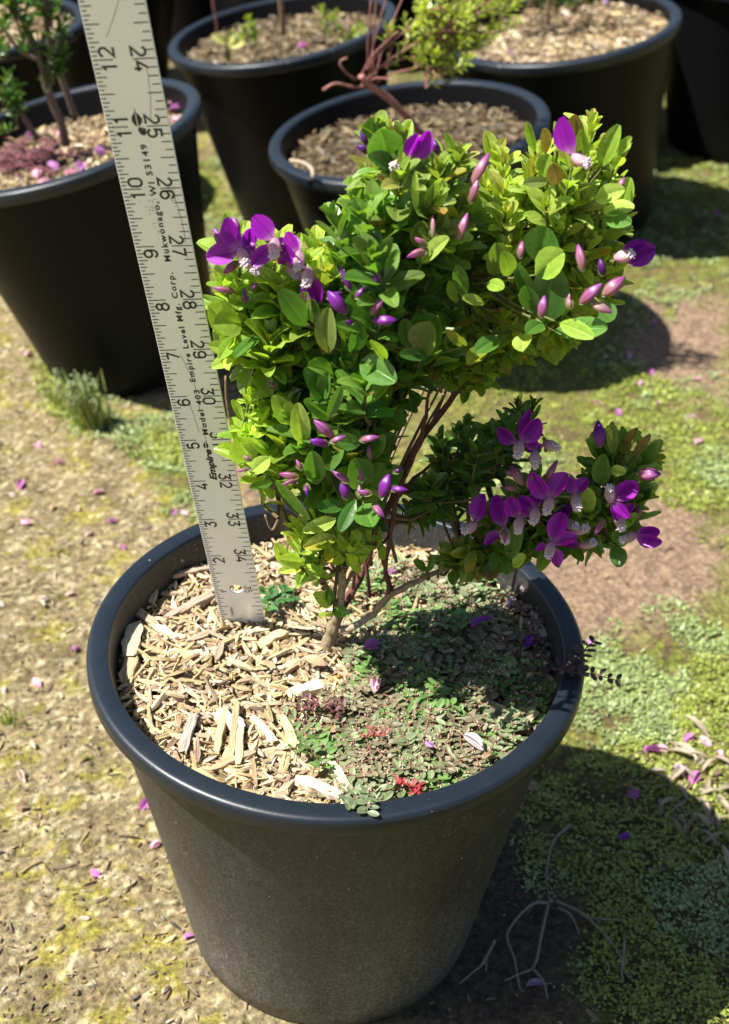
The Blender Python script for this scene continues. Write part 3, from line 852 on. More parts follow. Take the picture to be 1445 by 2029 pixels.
# ------------------------------------------------------------------ plants: generic shoot
def shoot(mb, tw, base, tip, nleaf, Lmax, wr, col, dcol, coltip=None, spread=1.0, r=.022, leafy=.75, tipcluster=True, red=0.0):
    """a leafy shoot: a curved twig from base to tip with spiralled leaves on its upper part and a tuft at the end"""
    base = np.asarray(base, float); tip = np.asarray(tip, float)
    mid = (base + tip) / 2 + np.array([rnd.gauss(0, .08), rnd.gauss(0, .08), -.10 * np.linalg.norm(tip - base)])
    path = smooth_path([base, mid, tip], 5)
    D = unit(path[-1] - path[-4])
    tube(tw, path, [r * 1.5, r], (.16, .10, .045), n=5, colb=(.14, .19, .04), cap=False)
    m = len(path); ph = rnd.uniform(0, 6.28)
    a1 = unit(np.cross(D, (.2, .3, .9))); a2 = np.cross(D, a1)
    for i in range(nleaf):
        u = 1 - leafy * (1 - (i + .5) / nleaf) ** 1.15
        p = path[min(m - 1, int(u * (m - 1)))] * (1 - (u * (m - 1)) % 1) + path[min(m - 1, int(u * (m - 1)) + 1)] * ((u * (m - 1)) % 1)
        s = (i + .5) / nleaf
        ph += 2.4
        el = math.radians((72 - 48 * s ** 1.4) * spread + rnd.gauss(0, 9))
        rad = a1 * math.cos(ph) + a2 * math.sin(ph)
        d = unit(D * math.cos(el) + rad * math.sin(el) + np.array([0, 0, .12]))
        L = Lmax * (.50 + .62 * math.sin(math.pi * (.18 + .62 * s))) * rnd.uniform(.78, 1.12)
        c = np.array(col) * (1 - s) + np.array(coltip if coltip is not None else col) * s
        c = c * rnd.uniform(.75, 1.2) + np.array([rnd.gauss(0, .012), rnd.gauss(0, .012), 0]); c = np.clip(c, .01, .9)
        tc = None
        if rnd.random() < dcol: tc = ((.45, .36, .04), (.42, .18, .04), (.28, .12, .05))[rnd.randrange(3)]
        if red and s > .7 and rnd.random() < red: c = c * .6 + np.array((.16, .07, .03)) * .8
        n = D - d * (D @ d) + np.array([rnd.gauss(0, .12), rnd.gauss(0, .12), .15])
        leaf(mb, p + rad * r, p + rad * r + d * L, L * wr * rnd.uniform(.85, 1.15), n, c, cup=rnd.uniform(.15, .5), bend=rnd.uniform(-.05, .30), shape=rnd.uniform(.88, 1.12), tipcol=tc, edge=c * 1.2)
    if tipcluster:
        for k in range(5):
            ph += 1.3; el = math.radians(rnd.uniform(8, 28))
            rad = a1 * math.cos(ph) + a2 * math.sin(ph); d = unit(D * math.cos(el) + rad * math.sin(el)); L = Lmax * rnd.uniform(.45, .8)
            c = np.array(coltip if coltip is not None else col) * rnd.uniform(.85, 1.25)
            if rnd.random() < red: c = c * .6 + np.array((.20, .09, .04)) * .8
            leaf(mb, tip, tip + d * L, L * wr * .8, D - d * (D @ d) + rad * -.3, c, cup=.6, bend=.1)

# ------------------------------------------------------------------ the purple flowered shrub
TB = sz(650, 1300, -.05)
shrub = thing('flowering_shrub', TB, 'bushy green shrub with purple pea-like flowers growing in the front pot beside the ruler', 'shrub')
def W_(pts):   # list of (px, py, Y, radius)
    return np.array([at(a, b, c) for a, b, c, _ in pts]), [r for *_, r in pts]
y0 = TB[1]
SKEL = {
 'trunk': [(648, 1335, y0 - .12, .17), (650, 1300, y0, .15), (655, 1265, y0, .13), (664, 1235, y0, .12), (672, 1215, y0, .10)],
 'b1': [(662, 1240, y0, .085), (676, 1180, y0, .075), (680, 1110, y0 - .1, .07), (690, 1010, y0 - .2, .065), (688, 880, y0 - .2, .05), (650, 760, -.2, .045), (600, 660, -.3, .03), (540, 580, -.3, .02)],
 'b2': [(668, 1225, y0, .085), (700, 1165, y0 + .4, .08), (735, 1090, y0 + .7, .07), (775, 990, .8, .06), (830, 880, .9, .055), (905, 775, 1.0, .05), (960, 680, 1.0, .045), (1030, 540, .9, .035), (1090, 420, .8, .025)],
 'b3': [(662, 1250, y0, .075), (700, 1243, y0 - .1, .07), (740, 1215, y0 - .1, .065), (775, 1180, y0 - .1, .065), (840, 1145, .15, .05), (915, 1112, .3, .045), (1010, 1085, .5, .04), (1090, 1045, .5, .035), (1170, 1000, .5, .03), (1220, 930, .5, .02)],
 'b4': [(772, 1183, y0 - .1, .045), (766, 1120, y0 - .1, .042), (778, 1040, 0, .042), (790, 975, .1, .04), (830, 880, .3, .035), (850, 790, .4, .03), (850, 700, .3, .03), (830, 560, 0, .025), (790, 400, .1, .02), (765, 330, .1, .02)],
 'b5': [(790, 985, .1, .035), (830, 940, .4, .03), (890, 905, .7, .028), (960, 885, .8, .025), (1010, 860, .8, .02), (1040, 820, .8, .015)],
 'b6': [(668, 1200, y0, .06), (630, 1140, y0 - .2, .05), (600, 1090, y0 - .3, .045), (560, 1010, -.3, .04), (530, 920, -.4, .035), (510, 820, -.4, .03), (490, 720, -.4, .025), (470, 620, -.4, .02)],
 'b7': [(905, 775, 1.0, .035), (890, 700, .6, .03), (890, 620, .2, .028), (920, 520, 0, .02)],
 'b8': [(688, 880, y0 - .2, .04), (740, 800, -.6, .035), (760, 720, -.9, .03), (750, 640, -1.1, .02)],
 'b9': [(735, 1090, y0 + .7, .05), (740, 1000, 1.2, .045), (800, 850, 1.8, .04), (880, 700, 2.2, .03), (1000, 520, 2.3, .025), (1120, 370, 2.2, .02)],
}
SK = []
names = list(SKEL)
trunk_o = None
for k in names:
    P, R = W_(SKEL[k]); path = smooth_path(P, 5)
    path[2:-1] += rng.normal(0, .012, path[2:-1].shape)
    if k != 'trunk': SK.append(path)
    redd = k in ('b2', 'b4', 'b5', 'b7')
    mb = MB()
    tube(mb, path, R, (.46, .37, .27) if k in ('trunk', 'b1', 'b3', 'b9') else ((.15, .055, .045) if redd else (.26, .18, .11)), n=9, wob=.22, colb=(.20, .085, .055) if redd or k == 'b3' else (.18, .15, .06))
    mb.build('trunk' if k == 'trunk' else 'branch', M_BARK, shrub)
SKP = np.concatenate(SK)
# thin red brown stems fanning up through the open middle
for i in range(15):
    bx, by = rnd.uniform(675, 790), rnd.uniform(1060, 1190); ex = rnd.uniform(640, 1000); ey = rnd.uniform(620, 800)
    if i > 10: ex = rnd.uniform(520, 640); bx = rnd.uniform(640, 690); ey = rnd.uniform(820, 950)
    yb = rnd.uniform(.0, .9); ye = rnd.uniform(-.6, 1.6)
    P, R = W_([(bx, by, yb, .034), (bx * .7 + ex * .3 - 8, by * .65 + ey * .35, yb, .032), (bx * .3 + ex * .7 - 10, by * .3 + ey * .7, (yb + ye) / 2, .028), (ex, ey, ye, .02)])
    path = smooth_path(P, 5); SK.append(path)
    mb = MB(); tube(mb, path, R, ((.20, .07, .055), (.26, .17, .10), (.30, .21, .14))[i % 3], n=7, wob=.25, colb=(.17, .12, .05)); mb.build('branch', M_BARK, shrub)
SKP = np.concatenate(SK)
# dead and leafless twigs
twg = MB()
for pts in ([(668, 1210, y0 + .1, .04), (690, 1150, .4, .035), (735, 1085, .5, .03), (760, 1000, .7, .02)],
            [(560, 1010, -.3, .03), (540, 1050, -.2, .025), (525, 1020, -.2, .02)],
            [(515, 905, -.3, .03), (465, 850, -.2, .026), (450, 800, -.2, .024), (447, 745, -.2, .022)],
            [(510, 870, -.3, .03), (495, 800, -.2, .025), (488, 740, -.2, .022)],
            [(512, 860, -.1, .035), (514, 800, -.1, .03), (520, 740, -.1, .02)],
            [(775, 1180, y0 - .1, .03), (800, 1160, y0 - .1, .025), (812, 1155, y0 - .1, .015)],
            [(600, 1090, -.2, .03), (625, 1050, -.1, .02)], [(630, 1140, 0, .035), (650, 1080, .3, .025), (640, 1020, .5, .02)],
            [(664, 1235, y0, .05), (690, 1190, .6, .05), (715, 1150, 1.0, .04), (740, 1100, 1.3, .03)],
            [(905, 775, 1.0, .03), (960, 700, 1.2, .02), (1010, 650, 1.3, .015)], [(860, 830, 1.0, .03), (900, 740, 1.1, .025), (960, 640, 1.2, .02)]):
    P, R = W_(pts); tube(twg, smooth_path(P, 5), R, (.30, .21, .14), n=6, wob=.2)

fol = MB()
CB, CT = (.055, .115, .018), (.16, .24, .03)      # deep green .. yellow green
LOBES = [ # polygon, Y centre, half depth, count, leaf length, width ratio, colour (own green, crown shade painted into the centre), tip colour, discoloured share, reddish share
 ('tl', [(425, 500), (520, 465), (600, 480), (650, 480), (660, 560), (640, 700), (560, 760), (470, 740), (425, 650)], -.4, .9, 30, .40, .46, (.09, .16, .02), (.20, .28, .035), .04, .05),
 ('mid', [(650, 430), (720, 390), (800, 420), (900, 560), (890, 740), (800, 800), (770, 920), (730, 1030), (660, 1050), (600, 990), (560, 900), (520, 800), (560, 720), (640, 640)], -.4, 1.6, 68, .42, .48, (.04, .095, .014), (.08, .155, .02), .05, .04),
 ('topc', [(715, 240), (790, 255), (860, 265), (930, 300), (960, 380), (960, 520), (880, 560), (800, 520), (720, 480), (690, 420), (715, 360)], .2, 1.3, 42, .40, .46, (.07, .135, .02), (.15, .22, .035), .02, .25),
 ('tr', [(950, 320), (1010, 300), (1070, 275), (1120, 270), (1160, 240), (1235, 290), (1255, 370), (1240, 440), (1230, 560), (1180, 640), (1120, 680), (1010, 700), (930, 680), (900, 560), (930, 420)], .9, 1.6, 98, .35, .46, (.105, .175, .022), (.23, .30, .045), .03, .25),
 ('trl', [(860, 600), (1100, 640), (1080, 690), (1000, 720), (960, 760), (880, 770), (830, 700)], .7, 1.2, 22, .30, .42, (.08, .15, .02), (.17, .25, .03), .25, .05),
 ('left', [(470, 760), (560, 760), (600, 860), (600, 960), (540, 970), (490, 940), (470, 880)], -.5, .6, 13, .38, .46, (.12, .21, .025), (.24, .34, .03), .05, 0),
 ('low', [(545, 980), (640, 1000), (740, 1060), (800, 1040), (760, 1080), (680, 1130), (600, 1150), (560, 1110)], -.3, .7, 10, .34, .42, (.13, .22, .03), (.25, .34, .04), .22, 0),
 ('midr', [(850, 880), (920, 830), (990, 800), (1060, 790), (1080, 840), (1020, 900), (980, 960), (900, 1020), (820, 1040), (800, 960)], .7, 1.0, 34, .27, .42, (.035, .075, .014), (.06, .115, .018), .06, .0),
 ('lr', [(950, 1040), (1010, 960), (1080, 940), (1180, 950), (1180, 880), (1215, 840), (1285, 850), (1295, 930), (1275, 1000), (1250, 1060), (1200, 1080), (1120, 1090), (1040, 1100), (960, 1105)], .5, .9, 40, .36, .48, (.055, .115, .018), (.13, .20, .03), .06, .1),
 ('lrl', [(890, 1090), (960, 1080), (1040, 1090), (1050, 1110), (960, 1125), (900, 1120)], .3, .4, 7, .34, .42, (.07, .13, .02), (.11, .17, .02), .6, 0),
]
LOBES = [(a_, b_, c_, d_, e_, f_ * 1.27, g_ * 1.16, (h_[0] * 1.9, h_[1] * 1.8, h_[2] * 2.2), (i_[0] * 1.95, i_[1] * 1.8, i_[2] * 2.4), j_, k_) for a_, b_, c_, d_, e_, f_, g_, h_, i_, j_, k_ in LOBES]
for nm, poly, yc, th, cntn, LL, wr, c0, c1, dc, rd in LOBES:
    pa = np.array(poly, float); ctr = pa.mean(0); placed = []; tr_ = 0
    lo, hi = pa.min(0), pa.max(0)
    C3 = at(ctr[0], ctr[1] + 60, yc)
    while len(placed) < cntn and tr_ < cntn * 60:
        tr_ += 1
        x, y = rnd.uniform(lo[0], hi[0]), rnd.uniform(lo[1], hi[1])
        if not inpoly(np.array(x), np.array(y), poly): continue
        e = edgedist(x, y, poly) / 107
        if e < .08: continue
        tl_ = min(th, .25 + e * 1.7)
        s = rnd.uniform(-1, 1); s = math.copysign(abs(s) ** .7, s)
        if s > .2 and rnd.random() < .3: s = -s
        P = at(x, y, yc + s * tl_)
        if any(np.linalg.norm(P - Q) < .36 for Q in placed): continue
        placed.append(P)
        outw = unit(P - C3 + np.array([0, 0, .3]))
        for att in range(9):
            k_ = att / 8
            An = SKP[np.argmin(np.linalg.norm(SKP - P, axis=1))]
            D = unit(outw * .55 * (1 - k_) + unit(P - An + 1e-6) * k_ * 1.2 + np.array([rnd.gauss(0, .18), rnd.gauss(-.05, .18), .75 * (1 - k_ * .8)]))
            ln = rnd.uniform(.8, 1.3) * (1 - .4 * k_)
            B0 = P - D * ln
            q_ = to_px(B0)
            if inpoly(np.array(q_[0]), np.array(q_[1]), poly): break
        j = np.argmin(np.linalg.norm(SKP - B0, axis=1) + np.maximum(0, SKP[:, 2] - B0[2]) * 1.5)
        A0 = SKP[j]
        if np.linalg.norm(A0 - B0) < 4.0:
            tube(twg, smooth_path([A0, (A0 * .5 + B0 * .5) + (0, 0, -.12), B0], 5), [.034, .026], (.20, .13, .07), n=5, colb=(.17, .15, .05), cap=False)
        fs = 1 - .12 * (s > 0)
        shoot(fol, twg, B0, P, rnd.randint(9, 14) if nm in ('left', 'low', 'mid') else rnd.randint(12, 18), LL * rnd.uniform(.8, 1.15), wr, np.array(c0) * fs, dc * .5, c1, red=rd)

# large hero leaves, each where the photo shows it: base px, tip px, width px, Y, colour key, lean of the tip in Y
KEY = {'d': (.045, .12, .022), 'm': (.08, .18, .03), 'y': (.22, .34, .045), 'b': (.34, .46, .09), 'o': (.14, .19, .045), 'r': (.16, .11, .04), 'Y': (.34, .33, .04)}
HERO = [
 (748, 305, 738, 225, 54, -.1, 'm', .2), (768, 308, 752, 252, 68, -.5, 'm', -.1), (800, 330, 800, 280, 34, -.3, 'm', .1), (780, 330, 735, 305, 34, -.5, 'd', -.2),
 (465, 660, 412, 598, 62, -.9, 'b', 0), (478, 640, 425, 640, 56, -1.2, 'y', -.2), (468, 665, 432, 712, 28, -.9, 'y', -.3), (520, 665, 458, 706, 26, -1, 'm', -.3),
 (606, 645, 556, 572, 44, -1.4, 'm', -.1), (600, 640, 608, 572, 40, -1.3, 'o', 0), (620, 640, 622, 590, 28, -1.3, 'm', 0), (650, 700, 645, 610, 44, -1.5, 'o', 0), (640, 700, 655, 625, 30, -1.4, 'r', 0),
 (738, 630, 700, 568, 66, -1.5, 'd', 0), (690, 620, 745, 560, 44, -1.2, 'd', .2), (725, 655, 665, 640, 22, -1.7, 'm', -.2),
 (820, 700, 868, 620, 74, -1.5, 'm', 0), (830, 698, 852, 640, 60, -1.7, 'o', 0), (815, 690, 800, 630, 34, -1.6, 'd', 0), (850, 705, 790, 700, 26, -1.8, 'd', -.2),
 (715, 715, 785, 755, 54, -1.7, 'm', -.4), (700, 700, 715, 640, 40, -1.6, 'd', 0), (765, 715, 745, 680, 20, -1.8, 'y', -.3),
 (648, 800, 612, 728, 50, -1.5, 'd', 0), (640, 790, 650, 735, 34, -1.6, 'm', 0), (655, 830, 605, 790, 34, -1.5, 'm', -.2), (690, 800, 670, 730, 44, -1.2, 'd', 0), (650, 830, 680, 760, 22, -1.9, 'm', 0),
 (500, 910, 466, 868, 66, -.9, 'b', 0), (535, 905, 492, 940, 34, -1.1, 'b', -.2), (535, 900, 500, 872, 26, -.9, 'b', 0), (540, 955, 490, 968, 20, -1.1, 'm', -.3),
 (628, 960, 618, 888, 44, -1.5, 'm', 0), (600, 880, 590, 800, 40, -1.4, 'b', 0), (590, 850, 568, 790, 38, -1.2, 'b', 0), (575, 840, 545, 785, 40, -1.1, 'b', 0), (610, 900, 600, 860, 36, -1.2, 'b', 0),
 (715, 878, 650, 872, 34, -1.8, 'm', -.1), (722, 965, 700, 908, 62, -1.6, 'm', 0), (735, 960, 760, 920, 44, -1.5, 'm', .1), (748, 960, 800, 925, 48, -1.3, 'd', .1), (720, 1000, 742, 1048, 56, -1.9, 'm', -.4), (705, 990, 670, 1060, 30, -1.7, 'd', -.3), (680, 1000, 625, 1010, 34, -1.5, 'd', -.2),
 (615, 1030, 540, 945, 26, -1.3, 'm', -.1),
 (1072, 525, 1082, 442, 76, -.6, 'm', .1), (1062, 545, 1120, 495, 58, -.9, 'y', 0), (1080, 640, 1098, 522, 76, -1.0, 'd', .1), (1060, 620, 1040, 560, 40, -1.0, 'd', 0), (1055, 590, 1022, 525, 32, -.7, 'm', 0),
 (1100, 655, 1215, 648, 46, -1.2, 'm', -.2), (1110, 640, 1180, 668, 34, -1.4, 'y', -.3), (1190, 600, 1215, 640, 40, -.9, 'm', 0), (1075, 640, 1045, 655, 34, -1.2, 'm', -.2),
 (1040, 660, 1035, 700, 40, -1.0, 'b', -.4), (960, 690, 925, 722, 34, -1.1, 'Y', -.3), (990, 670, 940, 695, 34, -1.1, 'm', -.2), (925, 685, 885, 658, 22, -1.0, 'Y', -.1),
 (985, 545, 985, 478, 52, -.6, 'o', 0), (1010, 545, 1000, 500, 36, -.8, 'y', 0), (965, 560, 1000, 570, 26, -1.0, 'y', -.3),
 (838, 490, 832, 432, 44, -.8, 'o', 0), (836, 520, 890, 465, 34, -1.1, 'b', -.1), (893, 470, 895, 405, 30, -.5, 'Y', 0), (880, 465, 872, 410, 22, -.5, 'y', 0), (825, 420, 822, 340, 14, -.9, 'b', 0),
 (850, 415, 880, 350, 40, -.7, 'b', 0), (920, 590, 905, 520, 30, -.9, 'm', 0), (905, 600, 890, 555, 22, -.9, 'y', 0), (960, 600, 912, 590, 24, -1.0, 'b', -.2),
 (1225, 420, 1248, 350, 40, -.2, 'y', 0), (1195, 420, 1258, 405, 34, -.4, 'b', -.1), (1200, 430, 1252, 440, 34, -.5, 'm', -.2), (1180, 395, 1240, 372, 36, -.5, 'b', -.1), (1190, 330, 1225, 245, 36, 0, 'y', 0), (1160, 330, 1150, 250, 26, 0, 'y', 0), (1140, 300, 1140, 222, 40, .2, 'r', 0), (1215, 310, 1252, 268, 20, 0, 'y', 0),
 (1060, 300, 1042, 238, 18, .2, 'y', 0), (1082, 305, 1078, 250, 28, .1, 'r', 0), (1105, 300, 1100, 235, 14, .2, 'y', 0), (1085, 360, 1035, 362, 22, -.5, 'o', 0), (1105, 365, 1095, 325, 32, -.5, 'r', 0), (1075, 350, 1085, 305, 34, -.3, 'y', 0),
 (930, 340, 905, 290, 22, 0, 'o', 0), (880, 330, 862, 290, 26, 0, 'r', 0), (905, 330, 885, 260, 20, 0, 'y', 0), (690, 470, 660, 415, 26, -.3, 'r', 0), (690, 470, 685, 410, 30, -.3, 'y', 0),
 (1155, 1030, 1165, 960, 44, -.2, 'b', 0), (1150, 1030, 1148, 975, 36, -.1, 'y', 0), (1175, 1020, 1185, 985, 30, -.1, 'm', 0), (1010, 1110, 1028, 1030, 38, -.2, 'm', 0), (1015, 1120, 1045, 1100, 30, -.2, 'b', 0),
 (1215, 1075, 1245, 1055, 40, -.2, 'm', 0), (1222, 1080, 1228, 1125, 40, -.3, 'm', -.2), (1225, 1050, 1265, 1015, 24, -.2, 'y', 0), (1170, 1050, 1195, 1100, 22, 0, 'm', 0), (1260, 990, 1290, 960, 44, .4, 'm', .2), (1190, 960, 1195, 905, 40, -.2, 'm', 0), (1210, 930, 1240, 935, 24, -.3, 'b', 0), (1215, 900, 1213, 832, 24, -.1, 'o', 0), (1235, 900, 1260, 845, 22, 0, 'r', 0), (1255, 905, 1290, 860, 20, 0, 'r', 0), (1240, 890, 1232, 840, 20, .1, 'm', 0), (1270, 920, 1298, 885, 34, .2, 'm', 0),
 (940, 1090, 925, 1140, 26, -.1, 'Y', -.2), (935, 1095, 890, 1098, 26, 0, 'Y', 0), (1000, 1095, 1005, 1142, 26, 0, 'm', -.2), (985, 1090, 975, 1130, 22, -.1, 'm', -.2),
 (655, 1200, 625, 1175, 34, -.4, 'b', 0), (660, 1215, 632, 1222, 26, -.6, 'b', -.2), (655, 1200, 650, 1165, 26, -.3, 'm', 0), (660, 1210, 690, 1215, 28, -.5, 'm', -.1),
 (845, 1130, 818, 1110, 24, .1, 'm', 0), (845, 1135, 862, 1105, 18, .1, 'm', 0), (870, 1130, 880, 1112, 14, .1, 'm', 0),
 (560, 1110, 548, 1078, 30, -.6, 'b', 0), (600, 1115, 548, 1108, 34, -.8, 'b', -.2), (665, 1030, 600, 1052, 32, -1.1, 'b', -.2), (668, 1065, 598, 1085, 34, -1.1, 'Y', -.2), (650, 1080, 655, 1115, 22, -1, 'Y', -.3),
]
for bx, by, tx, ty, w, Yc, key, dy in HERO:
    a = at(bx, by, Yc - .15); b_ = at(tx, ty, Yc + dy - .38)
    vw = unit(CAM - (a + b_) / 2)
    c = np.array(KEY[key]) * rnd.uniform(1.0, 1.25)
    tc = None
    if key == 'Y': c = np.array((.22, .27, .03)); tc = (.45, .30, .03) if rnd.random() < .6 else (.42, .38, .05)
    leaf(fol, a, a + (b_ - a) * .9, w / 107 * .92, vw + np.array([rnd.gauss(0, .25), 0, rnd.gauss(.25, .15)]), c, cup=rnd.uniform(.15, .4), bend=rnd.uniform(.0, .18), shape=rnd.uniform(.8, .98), tipcol=tc, edge=c * 1.25, rib=1.5)
    j = np.argmin(np.linalg.norm(SKP - a, axis=1))
    if np.linalg.norm(SKP[j] - a) < 2.6:
        tube(twg, smooth_path([SKP[j], (SKP[j] + a) / 2 + (0, 0, -.15), a], 5), [.03, .016], (.17, .15, .05), n=5, colb=(.15, .2, .04), cap=False)
fol.build('foliage', M_LEAF, shrub)
twg.build('twigs', M_BARK, shrub)

# ---- flowers
m, t, b = mat('white_fringe'); t.links.new(mixc(t, noise(t, 400, 2, .5, objco(t)), (.80, .72, .72), (.64, .46, .58)), b.inputs['Base Color']); b.inputs['Roughness'].default_value = .6
M_FR = m
PU, PU2, PK, CR = (.33, .012, .42), (.20, .008, .32), (.42, .10, .30), (.55, .46, .28)
def frame_at(px, py, Y, ang, tiltz=.25):
    o = at(px, py, Y); f = unit(CAM - o + np.array([0, 0, tiltz * 6]))
    u = unit(BU - f * (BU @ f)); r_ = np.cross(u, f)
    a = math.radians(ang)
    return o, math.cos(a) * r_ + math.sin(a) * u, -math.sin(a) * r_ + math.cos(a) * u, f   # along, side, out
def wing(mb, o, d, n, L, w, col, vein=None, cup=.3):
    leaf(mb, o, o + d * L, w, n, np.array(col) * rnd.uniform(.9, 1.1), cup=cup, bend=.12, shape=.82, rib=.75, edge=np.array(col) * 1.3, basecol=(.60, .30, .50))
def petal_shell(mb, o, d, s, f, L, w, c0, c1, stripes=0):
    """closed bud: a pointed, slightly curved shell with stripes running to the tip"""
    n, m_ = 20, 11
    V = []; C = []
    for i in range(m_):
        u = i / (m_ - 1); r = w / 2 * math.sin(math.pi * min(1, u * .92 + .05)) ** .75 * (1 - .25 * u)
        c = o + d * L * u + f * .10 * L * math.sin(math.pi * u)
        for k in range(n):
            a = 2 * math.pi * k / n
            rr_ = r * (1 + .30 * max(0, math.cos(a - 1.9)) ** 6 - .16 * max(0, math.cos(a - 1.2)) ** 8)
            V.append(c + s * math.cos(a) * rr_ + f * math.sin(a) * rr_ * .72)
            cc = np.array(c0) * (1 - u) + np.array(c1) * u
            if stripes and k % 3 == 0: cc = cc * .68 + np.array((.62, .42, .48)) * .32
            C.append(cc)
    F = [(i * n + k, i * n + (k + 1) % n, (i + 1) * n + (k + 1) % n, (i + 1) * n + k) for i in range(m_ - 1) for k in range(n)]
    mb.add(V, F, np.array(C))
FL = [ # keel px, Y, keel direction angle, wings [(angle, length px, width px)], colour key
 (478, 498, -.9, -70, [(115, 58, 42), (190, 56, 44), (60, 40, 30)], 'u'),
 (545, 480, -.9, -95, [(130, 52, 44), (225, 52, 34)], 'u'),
 (612, 538, -1.0, -100, [(285, 52, 44), (140, 70, 22)], 'u'),
 (575, 525, -.7, -60, [(80, 50, 26), (110, 46, 24)], 'd'),
 (806, 322, -.5, 200, [(50, 60, 40), (70, 46, 26)], 'u'),
 (1140, 312, -.4, -30, [(110, 66, 44)], 'u'),
 (1225, 510, -.4, 10, [(10, 62, 50), (30, 50, 26)], 'd'),
 (1030, 880, -.1, -100, [(145, 48, 34), (50, 58, 44), (75, 66, 22)], 'u'),
 (1082, 880, .1, -20, [(200, 34, 22)], 'd'),
 (940, 1040, -.1, 215, [(75, 62, 40), (60, 40, 22)], 'u'),
 (1000, 1050, -.1, -85, [(105, 70, 42), (215, 46, 26)], 'u'),
 (1030, 1030, -.3, -100, [(60, 44, 40), (115, 46, 40)], 'm'),
 (1090, 992, -.4, -105, [(125, 62, 42), (60, 60, 50)], 'm'),
 (1092, 1080, -.5, -100, [(70, 66, 44), (-70, 40, 34), (20, 50, 36), (200, 26, 20)], 'm'),
 (1140, 1052, -.2, 10, [(170, 40, 30)], 'd'),
 (1120, 1036, -.1, -20, [(100, 36, 40)], 'd'),
 (1155, 1080, 0, 10, [(180, 34, 26)], 'u'),
 (1210, 990, -.3, 95, [(30, 58, 44), (-45, 46, 26), (-70, 40, 22)], 'u'),
 (1062, 1012, -.3, -100, [(80, 44, 34), (140, 40, 30)], 'u'), (1140, 985, -.2, -80, [(60, 40, 34), (110, 38, 28)], 'm'), (1225, 1025, -.1, -70, [(40, 36, 26), (100, 40, 26)], 'u'), (502, 512, -.9, -80, [(100, 44, 32), (150, 40, 26)], 'u'), (594, 505, -.8, -100, [(120, 40, 30), (200, 36, 26)], 'm'), (1060, 900, -.1, -90, [(100, 40, 30)], 'u'),
 (1255, 1062, -.1, -160, [(10, 50, 36), (-15, 56, 34)], 'u'),
]
fkey = {'u': PU, 'd': PU2, 'm': (.46, .025, .50)}
for kx, ky, Yc, ka, wings, key in FL:
    Yc -= .35
    o, d, s, f = frame_at(kx, ky, Yc, ka)
    mb = MB()
    for wa, wl, ww in wings:
        _, wd, ws, wf = frame_at(kx, ky, Yc, wa)
        n = wf + ws * rnd.uniform(-.6, .6)
        wing(mb, o + wd * .05 + wf * .02, unit(wd + wf * rnd.uniform(-.15, .4)), n, wl * .86 / 107, ww * .88 / 107, fkey[key], cup=rnd.uniform(.35, .95))
    for k in range(3):
        _, gd, gs, gf = frame_at(kx, ky, Yc, rnd.uniform(0, 360)); leaf(mb, o, o + gd * .14 - gf * .04, .07, gf, (.16, .22, .05))
    fo = mb.build('flower', M_PETAL, shrub)
    mb = MB(); petal_shell(mb, o - d * .06 + f * .04, d, s, f, .32, .21, (.62, .34, .50), (.74, .70, .42)); mb.build('keel', M_PETAL, fo)
    mb = MB()
    tip = o + d * .17 + f * .12
    for k in range(60):
        a = rnd.uniform(0, 6.28); sp = rnd.uniform(0, 1) ** .5
        dd = unit(f * .7 + d * .35 + s * math.cos(a) * sp + unit(np.cross(f, s)) * math.sin(a) * sp)
        L = rnd.uniform(.05, .11); tube(mb, [tip, tip + dd * L * .5, tip + dd * L + s * rnd.gauss(0, .015)], [.009, .009, .012], (.8, .7, .8), n=4)
    mb.build('fringe', M_FR, fo)
